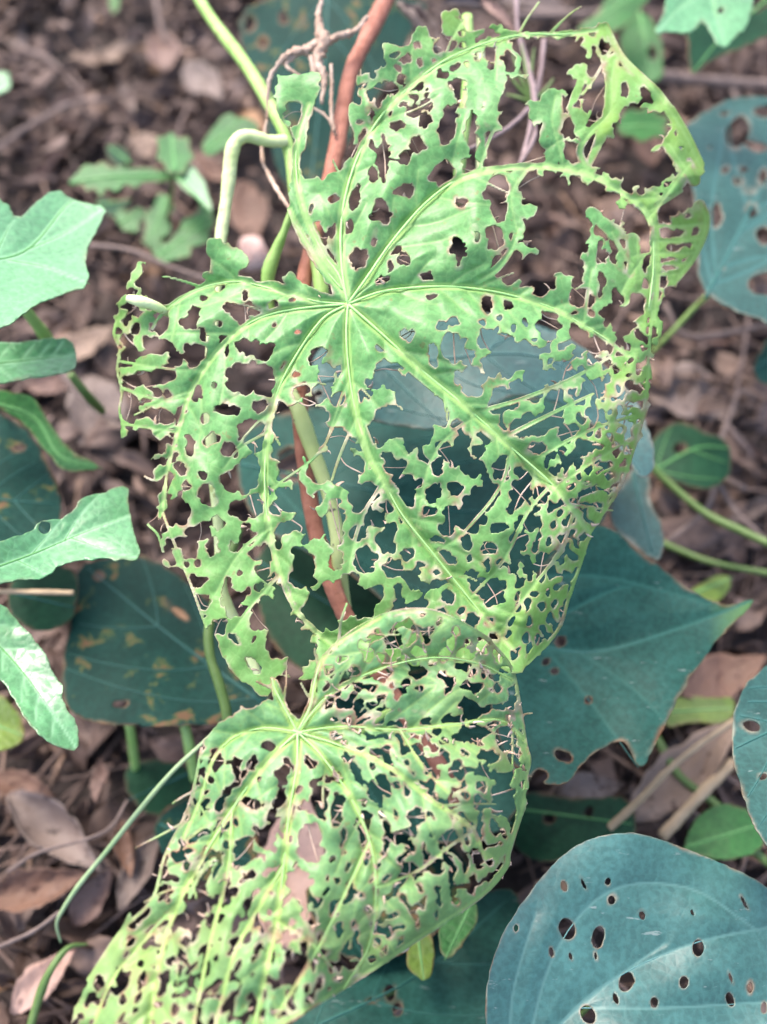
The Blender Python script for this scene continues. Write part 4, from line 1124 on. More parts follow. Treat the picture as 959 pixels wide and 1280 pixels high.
HM = [
    # left lobe
    (166, 387, 14, 8, 30), (160, 425, 9, 9), (202, 403, 17, 10, -60), (198, 433, 22, 10, 15), (221, 449, 10, 9), (243, 443, 13, 17), (242, 397, 7, 17, 10), (236, 403, 9, 6), (254, 418, 5, 10, -20),
    (304, 388, 23, 12), (306, 400, 10, 8), (286, 384, 9, 7), (306, 369, 6, 6), (343, 384, 9, 7, -20), (323, 391, 7, 8), (280, 425, 7, 7), (284, 442, 4.5, 4.5), (317, 437, 24, 11, 10), (303, 429, 12, 11),
    (311, 471, 31, 18), (332, 483, 13, 15), (175, 473, 22, 9, -10), (207, 471, 16, 11, -30), (159, 492, 10, 10), (244, 492, 8, 10),
    (198, 519, 19, 9, 20), (169, 516, 8, 6), (225, 520, 5, 14, 15), (174, 556, 22, 20), (237, 556, 5, 14), (265, 549, 10, 7), (287, 563, 10, 9), (286, 512, 20, 7), (326, 509, 9, 7), (313, 540, 17, 13), (317, 556, 9, 9),
    (226, 586, 6, 9), (180, 600, 15, 17), (186, 627, 12, 8), (261, 619, 10, 16, -20), (298, 600, 25, 14), (315, 581, 10, 12), (307, 635, 22, 13, -15), (221, 640, 16, 15), (209, 600, 5, 10), (188, 645, 11, 9), (250, 665, 13, 13),
    (223, 677, 16, 8), (238, 687, 10, 10), (271, 654, 8, 8), (265, 683, 7, 12), (309, 667, 10, 12), (294, 683, 9, 6), (328, 691, 16, 10), (212, 700, 5, 8), (205, 655, 8, 10),
    (246, 726, 14, 6, -15), (252, 752, 8, 12, 20), (283, 731, 5, 9), (290, 756, 14, 18, -20), (310, 741, 4, 4), (329, 713, 8, 10), (341, 724, 9, 6), (327, 735, 7, 5), (329, 766, 13, 23, 25), (356, 750, 11, 22, -10),
    (401, 766, 22, 24), (272, 784, 10, 10), (371, 777, 10, 7), (355, 804, 19, 21), (379, 812, 15, 20), (366, 838, 12, 12), (317, 833, 6, 15, -40), (292, 798, 3.5, 9, -35),
    # upper
    (419, 249, 8, 9), (388, 262, 3.5, 8), (415, 287, 5, 13), (443, 246, 9, 22, 10), (437, 283, 7, 10), (477, 265, 15, 20, -10), (469, 301, 5, 8), (448, 325, 13, 16), (505, 323, 10, 9), (495, 312, 7, 7), (487, 333, 4, 10, 20), (477, 351, 10, 10),
    (467, 218, 5, 11), (480, 198, 8, 28), (508, 239, 14, 9), (505, 202, 6, 4), (501, 99, 5, 5), (485, 111, 14, 8), (474, 130, 4, 4), (470, 117, 9, 8), (466, 145, 5, 10, -35), (443, 187, 9, 9), (497, 157, 8, 7), (517, 140, 8, 7), (507, 197, 6, 8),
    (508, 74, 8, 6), (558, 56, 14, 10), (526, 78, 4, 6), (613, 42, 6, 5), (590, 27, 4, 3), (554, 94, 9, 4), (573, 104, 12, 6), (534, 117, 4, 7), (520, 137, 7, 5), (535, 133, 8, 6), (534, 149, 8, 8), (522, 180, 9, 10, 35), (560, 155, 10, 28, 15),
    (590, 165, 7, 32), (578, 122, 7, 14), (613, 65, 9, 8), (616, 85, 6, 12), (637, 77, 6, 16, -15), (636, 104, 6, 10), (645, 145, 20, 14), (627, 180, 20, 18), (611, 135, 4, 18), (655, 178, 18, 22), (665, 75, 14, 24), (650, 115, 14, 16), (690, 72, 18, 22), (668, 110, 12, 18), (672, 175, 14, 20), (700, 95, 10, 20),
    (553, 217, 13, 15), (586, 208, 8, 13, 15), (685, 153, 5, 5), (667, 198, 12, 8),
    # upper right
    (757, 58, 9, 8), (745, 82, 10, 14), (719, 67, 10, 9), (727, 114, 9, 8), (747, 120, 10, 32), (742, 155, 9, 16), (712, 155, 6, 9), (780, 113, 6, 9), (808, 118, 6, 12, -30), (833, 146, 8, 6), (792, 143, 16, 12), (798, 168, 24, 18), (779, 186, 24, 14), (825, 203, 15, 18), (812, 216, 16, 18), (850, 203, 3, 11),
    (707, 188, 12, 13), (724, 194, 14, 9), (772, 212, 18, 10), (790, 225, 14, 12), (700, 130, 6, 14), (712, 105, 8, 10),
    # below second vein
    (619, 237, 14, 20), (625, 262, 9, 16), (620, 295, 12, 15), (677, 240, 21, 22), (662, 228, 12, 12), (667, 292, 26, 18), (635, 335, 25, 18), (673, 333, 24, 16), (660, 352, 8, 8), (690, 315, 14, 14), (681, 358, 16, 8, -35), (637, 381, 7, 8), (609, 381, 6, 13), (541, 372, 7, 7), (536, 345, 9, 8), (572, 312, 8, 14), (572, 330, 4, 5),
    (595, 293, 4, 7), (576, 254, 7, 6), (687, 396, 10, 8), (702, 232, 9, 14), (721, 232, 10, 14), (745, 245, 12, 16), (760, 268, 9, 18, 25), (712, 265, 18, 20), (724, 287, 13, 18), (738, 262, 12, 10), (788, 268, 9, 12), (788, 287, 7, 6), (808, 300, 6, 44), (772, 305, 11, 7), (752, 320, 9, 9), (768, 326, 4, 7), (715, 330, 13, 17),
    (724, 350, 10, 6, -40), (754, 348, 5, 11, -20), (726, 371, 14, 10), (772, 371, 6, 11), (786, 335, 4, 10), (794, 383, 12, 18), (717, 390, 5, 2), (700, 300, 14, 18), (836, 291, 20, 5), (828, 276, 8, 4), (842, 309, 10, 3), (833, 324, 13, 3), (833, 335, 12, 3), (827, 354, 7, 5), (836, 256, 17, 12), (858, 250, 12, 14), (842, 368, 10, 8), (833, 387, 10, 12),
    # right of the main vein
    (686, 411, 12, 15), (722, 418, 14, 10, 30), (744, 431, 12, 9), (740, 447, 6, 8), (749, 423, 8, 6), (780, 406, 16, 10), (759, 454, 5, 9), (761, 435, 4, 6), (707, 462, 13, 11), (692, 473, 12, 9), (740, 485, 15, 12), (725, 500, 6, 6), (694, 504, 12, 17, 40), (745, 519, 12, 9), (710, 541, 14, 11), (732, 558, 13, 9), (710, 577, 7, 8), (724, 577, 6, 6), (692, 588, 4, 4), (772, 562, 6, 9), (774, 485, 3, 6), (776, 512, 3, 5),
    (510, 419, 10, 9), (541, 444, 8, 17), (552, 406, 12, 8), (567, 401, 8, 5), (565, 435, 18, 22), (585, 446, 8, 12), (590, 477, 13, 20), (573, 473, 5, 8), (612, 423, 14, 14), (614, 454, 10, 16), (631, 425, 8, 10), (654, 448, 16, 20), (667, 465, 14, 13), (640, 438, 10, 10), (631, 500, 22, 14, -30), (658, 488, 24, 13), (686, 475, 12, 8), (656, 533, 22, 13, -25), (683, 529, 20, 11, -30), (671, 560, 12, 7), (688, 567, 7, 5), (691, 588, 5, 5),
    # between the main vein and the next
    (521, 498, 30, 25), (512, 480, 14, 12), (545, 508, 14, 14), (503, 456, 8, 8), (533, 477, 8, 5), (550, 523, 12, 11), (523, 542, 15, 22), (512, 525, 15, 12), (572, 531, 8, 5), (608, 544, 8, 9), (579, 554, 12, 9), (560, 567, 11, 12), (547, 585, 7, 12), (567, 577, 8, 8), (550, 558, 5, 6), (598, 563, 7, 8), (592, 583, 13, 13), (627, 585, 10, 18), (655, 594, 8, 11, -30), (606, 598, 6, 4),
    (512, 606, 17, 8), (507, 622, 10, 13), (543, 615, 10, 12), (535, 640, 9, 6), (569, 610, 7, 10), (565, 648, 10, 19, 20), (556, 662, 8, 8), (594, 635, 16, 31, 20), (612, 617, 11, 16), (594, 660, 8, 7), (650, 617, 12, 24, 25), (623, 660, 11, 5), (533, 679, 7, 4), (548, 675, 7, 4), (558, 696, 12, 7, 35), (583, 679, 8, 8), (610, 685, 9, 8), (649, 677, 10, 13), (660, 652, 10, 10), (675, 619, 10, 12), (608, 733, 23, 13), (617, 745, 12, 15), (590, 720, 8, 7), (608, 708, 4, 8), (644, 702, 5, 6), (658, 712, 5, 5), (677, 704, 9, 14),
    (515, 723, 12, 11), (532, 736, 7, 7), (548, 729, 6, 4), (561, 746, 9, 8), (519, 756, 5, 9), (529, 756, 5, 8), (500, 756, 7, 9), (553, 766, 5, 6), (590, 777, 8, 9), (540, 790, 14, 14), (490, 800, 14, 14),
    (453, 621, 16, 18), (424, 602, 9, 5), (485, 633, 8, 9), (469, 650, 12, 11, -30), (449, 665, 11, 9), (485, 671, 10, 20, 25), (457, 700, 13, 14, 30), (491, 685, 4, 8), (491, 710, 14, 9), (510, 692, 10, 7), (464, 746, 20, 13), (453, 760, 16, 12), (439, 725, 8, 12),
    # between the downward veins
    (376, 704, 14, 22), (380, 722, 16, 12), (354, 617, 12, 7), (336, 614, 3, 5), (344, 635, 8, 8), (362, 660, 17, 8), (374, 652, 8, 13), (348, 669, 4, 6), (349, 682, 3, 6), (323, 631, 7, 11), (401, 663, 7, 14), (399, 623, 5, 9), (383, 640, 13, 44, -12), (418, 655, 11, 34), (420, 700, 8, 14), (424, 752, 26, 28),
    (397, 444, 17, 11, -45), (408, 468, 13, 20), (403, 488, 15, 18), (424, 463, 6, 12), (424, 500, 12, 10), (399, 520, 13, 13), (401, 537, 12, 10), (370, 467, 6, 4), (376, 490, 9, 14), (384, 505, 10, 12), (332, 441, 15, 12), (332, 479, 13, 20), (323, 535, 8, 11), (351, 512, 10, 12), (350, 536, 13, 14), (352, 562, 15, 18), (362, 588, 15, 14), (374, 530, 18, 28, -25), (389, 556, 15, 30), (401, 583, 14, 18),
    (424, 550, 17, 15), (432, 583, 21, 18), (418, 588, 10, 14), (450, 496, 5, 10), (462, 494, 8, 7), (466, 479, 13, 11), (480, 465, 14, 14), (491, 471, 16, 17), (501, 456, 7, 8), (478, 433, 11, 8), (470, 542, 15, 14), (487, 527, 18, 18), (501, 535, 14, 14), (493, 583, 16, 11), (485, 571, 7, 6), (514, 552, 8, 16), (503, 600, 14, 7),
]


def poisson(region, spacing, seed, avoid=(), gap=0.8):
    r = np.random.default_rng(seed)
    R = np.asarray(region, float)
    lo, hi = R.min(0), R.max(0)
    pts = []
    av = np.array([(h[0], h[1], max(h[2], h[3])) for h in avoid]) if len(avoid) else np.zeros((0, 3))
    cand = r.uniform(lo, hi, (4000, 2))
    ok = inside(cand[:, 0], cand[:, 1], R)
    for p in cand[ok]:
        if len(pts) and (np.hypot(*(np.array(pts) - p).T) < spacing).any():
            continue
        if len(av) and (np.hypot(av[:, 0] - p[0], av[:, 1] - p[1]) < av[:, 2] + gap * spacing * 0.5).any():
            continue
        pts.append(p)
    return pts


rp = random.Random(3)
PR1 = [(765, 450), (812, 400), (812, 480), (800, 545), (776, 608), (740, 664), (700, 605), (690, 590), (740, 545)]
PR2 = [(668, 600), (705, 625), (735, 668), (722, 720), (700, 785), (680, 810), (650, 826), (630, 790), (650, 740), (636, 700), (640, 650)]
for p in poisson(PR1, 13, 5, HM, .5):
    HM.append((p[0], p[1], rp.uniform(2.4, 4.4), rp.uniform(3, 7), rp.uniform(-10, 40)))
for p in poisson(PR2, 14, 6, HM, .5):
    HM.append((p[0], p[1], rp.uniform(2.6, 4.4), rp.uniform(4, 9), rp.uniform(0, 30)))
for p in poisson([(180, 330), (400, 380), (420, 790), (330, 850), (250, 740), (160, 560), (150, 420)], 22, 8, HM, 1.1):
    HM.append((p[0], p[1], rp.uniform(3, 5), rp.uniform(3, 6), rp.uniform(-40, 40)))
for p in poisson([(440, 520), (640, 560), (640, 800), (450, 800)], 18, 9, HM, 1.0):
    HM.append((p[0], p[1], rp.uniform(3, 5), rp.uniform(3, 6), rp.uniform(-40, 40)))


for reg, sp in (([(690, 30), (770, 30), (880, 200), (890, 330), (820, 440), (740, 400), (690, 210)], 15), ([(140, 330), (200, 360), (215, 520), (250, 720), (200, 700), (150, 560)], 14), ([(440, 90), (560, 40), (680, 40), (680, 70), (560, 90), (450, 180)], 16), ([(600, 380), (760, 430), (740, 560), (690, 590), (620, 540)], 17)):
    for p in poisson(reg, sp, int(sp * 7 + reg[0][0]), HM, .75):
        HM.append((p[0], p[1], rp.uniform(2.5, 5.5), rp.uniform(2.5, 6.5), rp.uniform(-50, 50)))


def thin_veins(veins, seed, spacing=42, ln=(45, 100), keepp=0.3, skip=0.12):
    r = random.Random(seed)
    out = []
    for P, r0, r1 in veins:
        Q = catmull(P, 10)
        seg = np.hypot(*np.diff(Q, axis=0).T)
        s = np.concatenate([[0], np.cumsum(seg)])
        pos = s[-1] * skip + r.uniform(0, 15)
        side = 1
        while pos < s[-1] * .96:
            k = min(np.searchsorted(s, pos), len(Q) - 2)
            T = Q[k + 1] - Q[k]
            T /= np.linalg.norm(T)
            a = math.radians(r.uniform(42, 58)) * side
            tv = np.array((T[0] * math.cos(a) - T[1] * math.sin(a), T[0] * math.sin(a) + T[1] * math.cos(a)))
            L = r.uniform(*ln)
            pts = [Q[k].copy()]
            for _ in range(4):
                tv = tv + 0.12 * T + np.array((r.uniform(-.1, .1), r.uniform(-.1, .1)))
                tv /= np.linalg.norm(tv)
                pts.append(pts[-1] + tv * L / 4)
            out.append((pts, 1.5, 0.7, r.random() < keepp))
            side = -side
            pos += spacing * r.uniform(.35, .75)
    return out


def dep_main(x, y):
    d = .388 - .00004 * (y - 430) + .014 * ((x - 480) / 350) ** 2 + .008 * ((y - 430) / 400) ** 2
    xf = np.interp(y, [100, 220, 280, 420, 660, 800], [840, 850, 812, 806, 705, 640])
    t_ = np.maximum(0, x - xf) / 70
    d = d + .030 * t_ ** 1.4
    d = d + .012 * (np.maximum(0, 195 - x) / 50) ** 2
    return d


def smooth01(v):
    v = np.clip(v, 0, 1)
    return v * v * (3 - 2 * v)


def yel_main(x, y):
    xf = np.interp(y, [0, 220, 280, 420, 660, 800], [690, 740, 790, 780, 690, 610])
    a = .65 * smooth01((x - xf + 40) / 70)
    b = .6 * smooth01((90 - y) / 80)
    c = .35 * smooth01((230 - x) / 70)
    e = .30 * smooth01((y - 500) / 280)
    return np.maximum.reduce([a, b, c, e]) * (0.62 + .14 * vnoise(x, y, 40, 77))


main = thing('chewed_leaf', 'large light green leaf eaten to lace with many holes, the upper one in the middle', 'leaf', at(*H, float(dep_main(np.array([435.]), np.array([380.]))[0])), 'two leaves eaten to lace')
SV = thin_veins(VM[:8], 4, 42, (45, 95), .22)
# larger side veins seen in the photograph
SV += [([(592, 516), (640, 503), (684, 487), (722, 470), (765, 445)], 3.0, 1.6, True), ([(627, 548), (690, 517), (742, 492)], 3.0, 1.4, True), ([(662, 580), (700, 556), (745, 535), (792, 520)], 2.8, 1.3, True), ([(695, 608), (740, 578), (790, 548)], 2.6, 1.3, True),
       ([(480, 602), (455, 642), (440, 690), (436, 715)], 2.4, 1.6, True), ([(596, 520), (560, 545), (535, 585), (520, 660)], 2, 1.4, True), ([(640, 560), (625, 610), (580, 665), (545, 690)], 2.2, 1.4, True), ([(690, 605), (660, 640), (630, 700), (590, 745)], 2.2, 1.4, True), ([(718, 640), (700, 690), (660, 740), (625, 790)], 2, 1.4, True),
       ([(437, 470), (420, 515), (400, 565), (340, 610)], 1.6, 1.2, True), ([(446, 520), (425, 570), (415, 600)], 1.6, 1.2, True), ([(740, 219), (725, 190), (738, 165), (762, 140), (764, 105), (768, 75)], 5, 3.5, True), ([(705, 210), (698, 180), (690, 150), (694, 120)], 4, 3, True), ([(660, 208), (640, 240), (643, 275), (650, 295)], 4, 5, True),
       ([(770, 236), (800, 232), (835, 250)], 1.5, 1.5, False), ([(347, 490), (390, 478), (420, 485)], 1.4, 1, True), ([(335, 540), (300, 560), (280, 585)], 1.5, 1, True), ([(336, 660), (300, 690), (270, 740)], 2.2, 1.4, True), ([(350, 718), (320, 750), (290, 790)], 2.5, 2, True)]
SV += [([(757, 32), (776, 70), (800, 95), (820, 114), (838, 138)], 4.5, 6, True), ([(838, 138), (856, 168), (874, 206)], 7, 7, True), ([(862, 205), (845, 228), (828, 250), (815, 268)], 5, 3, True),
       ([(876, 255), (882, 272), (880, 292), (866, 322), (846, 348)], 5.5, 5, True), ([(818, 268), (822, 300), (822, 340), (818, 400)], 4.5, 4, True), ([(820, 281), (850, 283), (880, 278)], 2.2, 2.4, True), ([(820, 301), (850, 301), (878, 296)], 3.6, 3.6, True), ([(820, 316), (850, 317), (868, 316)], 2.4, 2.6, True), ([(820, 330), (845, 330), (862, 328)], 1.8, 2.2, True), ([(820, 342), (838, 343), (852, 342)], 2.4, 2.2, True)]
SV += [([H, (475, 415), (530, 465), (590, 515), (640, 560), (690, 605)], 15, 8, True), ([H, (433, 420), (437, 470), (446, 520), (480, 602), (540, 690), (600, 765)], 10, 6, True), ([H, (472, 366), (510, 360), (560, 358), (610, 363), (690, 385)], 11, 5, True), ([H, (460, 345), (490, 302), (530, 256), (570, 226)], 10, 5, True), ([H, (402, 400), (368, 448), (347, 490)], 11, 6, True), ([H, (388, 384), (345, 391), (312, 404)], 10, 5, True)]
SV += [([(146, 400), (142, 418), (149, 438), (146, 462), (152, 490), (149, 512), (154, 530)], 1.4, 1.0, True), ([(157, 572), (160, 590), (167, 605), (168, 622), (178, 640), (184, 655), (197, 668), (204, 690)], 1.2, 1.4, True), ([(203, 640), (222, 690), (240, 735), (258, 785)], 1.6, 1.4, True),
       ([(815, 390), (812, 440), (806, 510), (798, 545), (774, 610), (738, 666)], 1.6, 1.6, True), ([(738, 666), (728, 700), (712, 746), (698, 788), (660, 830)], 1.4, 1.4, True), ([(209, 590), (190, 600), (160, 580)], 1.4, 1.2, True), ([(222, 540), (190, 535), (152, 530)], 2.4, 1.5, True), ([(236, 496), (200, 500), (152, 485)], 2.5, 2, True), ([(256, 460), (220, 462), (150, 452)], 1.6, 1.6, True),
       ([(726, 178), (728, 200), (735, 214)], 1.2, 1.2, True), ([(728, 118), (745, 95), (765, 60)], 1.6, 2, True), ([(793, 320), (805, 318), (816, 316)], 1.4, 1.2, True), ([(740, 335), (736, 360), (730, 400)], 2, 2.5, True), ([(765, 290), (780, 318), (790, 330)], 3, 3, True), ([(648, 285), (640, 310), (622, 335), (600, 350)], 4, 5, True), ([(618, 160), (606, 190), (600, 212)], 2, 2, True), ([(620, 100), (622, 70), (625, 50)], 3, 3, True), ([(836, 180), (850, 200), (868, 225)], 8, 8, True), ([(850, 240), (835, 250), (815, 262)], 2, 2, True)]
HM += [(158, 505, 12, 18), (160, 565, 10, 22), (165, 605, 10, 18), (176, 640, 12, 12), (196, 610, 8, 8), (200, 560, 7, 8), (158, 450, 10, 8), (185, 500, 8, 5), (205, 690, 8, 8), (645, 200, 18, 14), (615, 205, 10, 10), (632, 125, 16, 12), (655, 55, 14, 9), (680, 55, 16, 9), (710, 55, 12, 8), (690, 95, 14, 20), (715, 130, 9, 12), (705, 160, 6, 12), (733, 130, 6, 12), (735, 175, 8, 14), (765, 120, 5, 14), (775, 160, 10, 12), (742, 200, 12, 8), (690, 225, 14, 12), (750, 285, 8, 10), (775, 270, 8, 12), (800, 270, 6, 12), (722, 310, 10, 12), (740, 315, 6, 7), (790, 310, 5, 8), (735, 380, 6, 5), (760, 395, 8, 8), (775, 425, 5, 6)]
HM += [(366, 142, 11, 12), (401, 292, 9, 18, -20), (413, 325, 6, 20, -20), (383, 300, 3.5, 14, -25), (404, 318, 5, 10, -20), (800, 165, 30, 22, -10), (800, 205, 28, 16), (757, 190, 14, 14), (648, 160, 22, 18), (705, 75, 14, 16)]
ADD = [([(690, 125), (692, 150), (686, 175)], 14, 12), ([(686, 150), (700, 180), (690, 205)], 9, 6), ([(718, 140), (726, 160), (730, 178)], 8, 4), ([(722, 85), (728, 100), (720, 118), (712, 135)], 6, 5), ([(768, 105), (760, 150), (748, 180), (736, 205)], 10, 4), ([(620, 100), (616, 120), (612, 150), (618, 160)], 14, 4),
       ([(642, 230), (642, 260), (648, 285)], 5, 9), ([(740, 265), (762, 285), (770, 292)], 7, 10), ([(742, 300), (740, 330), (735, 350)], 5, 6), ([(790, 300), (793, 320), (788, 340)], 9, 6), ([(765, 340), (780, 350), (790, 360)], 10, 7)]
blade('blade', OUT, dep_main, M['chewed'], main, HM, VM, ADD, 2.0, 21, 1, 1.0, 1.0, SV, 2.1, yel_main, .9, .0016, .0004, .006, 1.09, .26, H, base=main.location)
vein_parts(VM, lambda x, y: dep_main(x, y), M['vein'], main, .0004, .36)

# ================================================================== DROOPING CHEWED LEAF (lower)
L_ = (372, 915)
VL = [
    ([L_, (356, 885), (344, 862), (340, 848)], 4.5, 2.5),
    ([L_, (388, 882), (394, 850), (406, 820), (438, 792), (475, 772)], 5, 2),
    ([L_, (410, 870), (470, 838), (540, 822), (600, 830), (640, 850)], 3.6, 1.4),
    ([L_, (430, 908), (500, 912), (570, 905), (625, 900), (655, 925)], 3.4, 1.2),
    ([L_, (420, 930), (480, 955), (540, 1000), (590, 1035), (607, 1075)], 4, 2),
    ([L_, (402, 945), (438, 996), (462, 1052), (470, 1110), (462, 1180), (430, 1235)], 4, 1.6),
    ([L_, (371, 960), (362, 1012), (355, 1080), (346, 1150), (331, 1220), (315, 1300)], 5, 3),
    ([L_, (331, 955), (290, 1012), (252, 1075), (222, 1130), (202, 1190), (192, 1245), (185, 1300)], 4.6, 2.6),
    ([L_, (330, 910), (292, 922), (266, 950), (250, 1000), (228, 1050)], 3.2, 1.4),
    ([(222, 1130), (180, 1175), (140, 1225), (115, 1285)], 2.6, 1.6), ([(290, 1012), (285, 1090), (262, 1180), (240, 1290)], 2.4, 1.6), ([(355, 1080), (320, 1140), (290, 1200), (265, 1300)], 2.6, 1.6), ([(462, 1052), (430, 1120), (395, 1190), (345, 1270)], 2.4, 1.4), ([(346, 1150), (390, 1180), (420, 1215)], 1.8, 1.2), ([(470, 1110), (520, 1090), (560, 1060), (590, 1040)], 1.8, 1.2), ([(500, 912), (530, 960), (560, 990)], 2, 1.2),
]
OUTL = [(340, 846), (336, 856), (345, 875), (332, 876), (302, 888), (272, 903), (252, 932), (250, 978), (234, 1010), (226, 1040), (206, 1070), (197, 1108), (186, 1130), (165, 1150), (164, 1132), (150, 1165), (130, 1195), (110, 1225), (95, 1255), (86, 1290), (84, 1340), (300, 1350), (340, 1285), (400, 1252), (450, 1222), (500, 1190), (520, 1175), (560, 1152),
        (600, 1122), (632, 1084), (640, 1050), (656, 1010), (664, 970), (656, 920), (650, 880), (642, 835), (612, 800), (572, 776), (530, 762), (482, 768), (450, 786), (422, 806), (402, 822), (398, 850), (392, 875), (384, 896), (372, 904), (362, 890), (354, 870), (350, 848)]
VL.append(([(366, 913), (378, 917)], 7, 7))
HL = [(351, 970, 8, 14), (358, 952, 5, 6), (335, 932, 9, 6), (388, 953, 10, 8), (437, 948, 9, 6), (315, 1003, 20, 6, 10), (348, 1005, 8, 5), (331, 1048, 13, 14), (315, 955, 6, 10, 30), (270, 950, 8, 17), (294, 955, 7, 12), (306, 1062, 12, 18), (398, 1005, 13, 18), (390, 1055, 16, 26), (375, 1108, 16, 24), (422, 1012, 9, 24), (276, 1035, 8, 14, 20), (255, 1010, 5, 14, 20), (226, 1070, 10, 7),
      (492, 808, 13, 17), (458, 812, 8, 17, -15), (470, 793, 7, 6), (478, 842, 9, 8), (525, 815, 10, 7), (522, 840, 13, 6), (535, 788, 7, 5), (560, 810, 5, 18, 25), (580, 825, 14, 13), (592, 780, 9, 8), (610, 798, 10, 8), (625, 820, 8, 11), (606, 845, 8, 6), (500, 870, 9, 11), (563, 852, 6, 5), (575, 876, 15, 8), (591, 888, 11, 13), (556, 898, 6, 10), (582, 920, 12, 9), (545, 912, 6, 7), (610, 945, 17, 7), (632, 922, 14, 16, -30),
      (644, 945, 8, 16), (470, 945, 10, 8), (485, 955, 8, 6), (450, 880, 6, 9), (447, 857, 6, 6), (530, 925, 5, 8), (605, 965, 13, 9), (575, 968, 7, 7), (430, 850, 8, 10), (425, 880, 6, 6), (412, 838, 6, 8), (640, 880, 6, 10), (620, 862, 7, 6), (475, 985, 14, 18), (455, 1030, 10, 14), (630, 990, 14, 12), (560, 1005, 12, 10), (520, 1020, 13, 10), (500, 1045, 14, 9), (525, 945, 7, 7), (555, 945, 7, 9), (600, 1005, 9, 12), (250, 1115, 12, 8, -20), (268, 1150, 14, 7, -30), (205, 1115, 10, 12),
      (282, 1120, 18, 8, -35), (255, 1185, 16, 5, -35), (560, 1050, 14, 10), (595, 1070, 10, 10), (515, 1090, 14, 9), (545, 1085, 10, 10)]
rp = random.Random(8)
for reg, sp, gap, kk in (([(340, 960), (660, 960), (640, 1080), (500, 1185), (330, 1290), (80, 1300), (190, 1110), (250, 960)], 14.5, .5, 1.0), ([(400, 830), (530, 765), (640, 830), (660, 960), (470, 990), (420, 920)], 15, .5, .6)):
    for p in poisson(reg, sp, 12, HL, gap):
        a = math.degrees(math.atan2(p[1] - 915, p[0] - 372))
        if kk < 1:
            HL.append((p[0], p[1], rp.uniform(4, 9), rp.uniform(3, 5.5), a + rp.uniform(-35, 35)))
        else:
            a = a * .6 + 118 * .4 if p[0] < 400 else a * .5 + 62
            if rp.random() < .5:
                HL.append((p[0], p[1], rp.uniform(3.5, 6.5), rp.uniform(2.8, 4.6), a + rp.uniform(-30, 30)))
            else:
                HL.append((p[0], p[1], rp.uniform(8, 16), rp.uniform(3.2, 5.6), a + rp.uniform(-18, 18)))


def dep_low(x, y):
    d = .352 - .00011 * np.maximum(0, y - 915) + .00006 * np.maximum(0, 915 - y)
    d = d + .020 * (np.maximum(0, x - 540) / 100) ** 2 + .010 * (np.maximum(0, 300 - x) / 150) ** 2
    d = d + .016 * (np.maximum(0, y - 1010 + .62 * (x - 560)) / 110) ** 1.6 * (x > 380) * np.clip((x - 380) / 60, 0, 1)
    return d


def yel_low(x, y):
    a = .5 * smooth01((y - 980) / 250)
    b = .45 * smooth01((x - 500) / 120)
    return np.maximum(a, b) * (.8 + .5 * vnoise(x, y, 45, 78))


low = thing('chewed_leaf', 'light green leaf eaten to lace, the lower one, drooping towards the bottom edge', 'leaf', at(*L_, float(dep_low(np.array([372.]), np.array([915.]))[0])), 'two leaves eaten to lace')
SL = thin_veins(VL[:9], 14, 36, (40, 85), .4)
SL += [([(612, 800), (640, 835), (650, 880), (658, 930), (663, 950), (658, 975), (652, 1015)], 1.8, 1.5, True), ([(440, 792), (482, 769), (530, 763), (572, 777), (612, 800)], 3.5, 3, True), ([(652, 1015), (636, 1065), (632, 1084), (600, 1120), (520, 1174), (450, 1220), (400, 1250), (330, 1290)], 3, 5, True), ([(252, 935), (236, 1010), (206, 1070), (190, 1125), (150, 1165), (110, 1225)], 1.5, 2, True)]
ADL = [([(572, 868), (560, 880), (545, 885)], 8, 14), ([(510, 880), (530, 880), (545, 860)], 12, 10), ([(640, 900), (655, 930), (660, 960)], 3, 3), ([(490, 940), (505, 965), (520, 985)], 5, 7), ([(520, 1000), (545, 1010), (560, 1030)], 7, 8)]
blade('blade', OUTL, dep_low, M['chewed_low'], low, HL, VL, ADL, 2.1, 33, 1, 1.1, .75, SL, 2.1, yel_low, .85, .0022, .0004, .005, 1.05, .30, base=low.location)
vein_parts(VL, dep_low, M['vein'], low, .0004, .32)


def shreds(parent, region, holes, depth, count, seed, lo=5, hi=15, rim='blade21'):
    """dry curled slivers of leaf skin left hanging from the rims of the bites, joined into one part"""
    r = np.random.default_rng(seed)
    RM = RIMS[rim]
    RM = RM[inside(RM[:, 0], RM[:, 1], np.asarray(region, float))]
    HC = np.array([h[:2] for h in holes])
    VV, FF, off = [], [], 0
    for _ in range(count):
        x, y = RM[r.integers(len(RM))]
        h = HC[np.hypot(HC[:, 0] - x, HC[:, 1] - y).argmin()]
        L = r.uniform(lo, hi)
        an = math.atan2(h[1] - y, h[0] - x) + r.normal() * .7
        w = r.uniform(.9, 2.6)
        d0 = float(depth(np.array([x]), np.array([y]))[0])
        lift = r.uniform(-.004, .002)
        k = np.linspace(0, 1, 5)
        cv = r.normal() * .6
        xs, ys = x + L * k * np.cos(an + cv * k), y + L * k * np.sin(an + cv * k)
        nx, ny = -math.sin(an), math.cos(an)
        ww = w * (1 - k * .8)
        dd = d0 - .0004 + lift * k * k
        P = np.concatenate([at_np(xs + nx * ww, ys + ny * ww, dd), at_np(xs - nx * ww, ys - ny * ww, dd + .0008 * r.normal())])
        F = np.array([(i, i + 1, i + 6) for i in range(4)] + [(i, i + 6, i + 5) for i in range(4)])
        V2, F2 = solidify(P, F, .0002)
        VV.append(V2)
        FF.append(F2 + off)
        off += len(V2)
    b = np.array(parent.location)
    o = link('dry_shreds', make_mesh('dry_shreds', np.concatenate(VV) - b, np.concatenate(FF)), M['shred'], parent)
    o['kind'] = 'stuff'


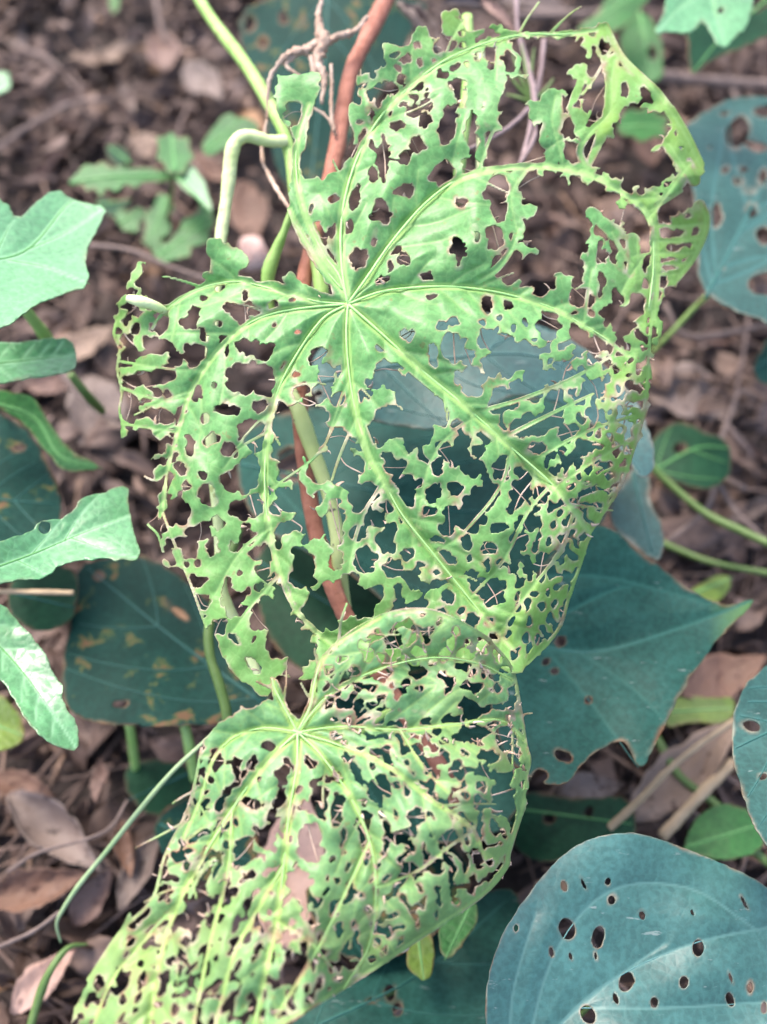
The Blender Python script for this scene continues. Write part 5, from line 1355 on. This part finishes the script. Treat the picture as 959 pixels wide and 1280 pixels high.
M['shred'] = simple_mat('dry shredded leaf skin', (0.42, 0.27, 0.20), (0.66, 0.52, 0.42), 140, 0.7, 0.2)
shreds(main, OUT, HM, dep_main, 170, 3, 4, 11)
shreds(main, PR1, HM, dep_main, 60, 4, 4, 12)
shreds(low, [(400, 760), (670, 760), (670, 1190), (460, 1200), (420, 1000)], HL, dep_low, 260, 5, 4, 15, 'blade33')
shreds(low, [(330, 940), (430, 940), (420, 1280), (80, 1290), (230, 1000)], HL, dep_low, 110, 6, 4, 13, 'blade33')


def threads(parent, holes, depth, count, seed, rim):
    """dry net-vein threads left stretched across some of the bites, joined into one part"""
    r = np.random.default_rng(seed)
    RM = RIMS[rim]
    VV, FF, off, made = [], [], 0, 0
    hs = [h for h in holes if min(h[2], h[3]) > 7]
    for _ in range(count * 6):
        if made >= count:
            break
        h = hs[r.integers(len(hs))]
        th = r.uniform(0, 2 * math.pi)
        ends = []
        for sg in (0, math.pi + r.normal() * .5):
            q = np.array((h[0] + math.cos(th + sg) * (h[2] + 1), h[1] + math.sin(th + sg) * (h[3] + 1)))
            dd = np.hypot(*(RM - q).T)
            if dd.min() < 4:
                ends.append(RM[dd.argmin()])
        if len(ends) < 2 or np.hypot(*(ends[1] - ends[0])) < 8:
            continue
        m = (ends[0] + ends[1]) / 2 + r.normal(size=2) * 2.5
        Q = catmull([ends[0], m, ends[1]], 4)
        D = depth(Q[:, 0], Q[:, 1])
        V2, F2 = tube_geo(at_np(Q[:, 0], Q[:, 1], D), np.array(r.uniform(.5, 1.0)) * D / FPX, 5, .15)
        VV.append(V2)
        FF.append(F2 + off)
        off += len(V2)
        made += 1
    o = link('dry_threads', make_mesh('dry_threads', np.concatenate(VV) - np.array(parent.location), np.concatenate(FF)), M['shred'], parent)
    o['kind'] = 'stuff'


threads(main, HM, dep_main, 90, 12, 'blade21')
threads(low, HL, dep_low, 30, 13, 'blade33')


def add_petiole(root, P, r, mat):
    o = stem('petiole', P, r, mat, None, None)
    o.location -= root.location
    o.parent = root


add_petiole(main, [(435, 382, .3895), (428, 396, .405), (415, 395, .42), (404, 388, .43)], [5, 4.5, 4.5, 5], M['stem_green'])
add_petiole(low, [(372, 918, .3535), (380, 935, .37), (410, 945, .40), (470, 900, .42), (500, 880, .425)], [5, 4.5, 4.5, 4], M['stem_green'])
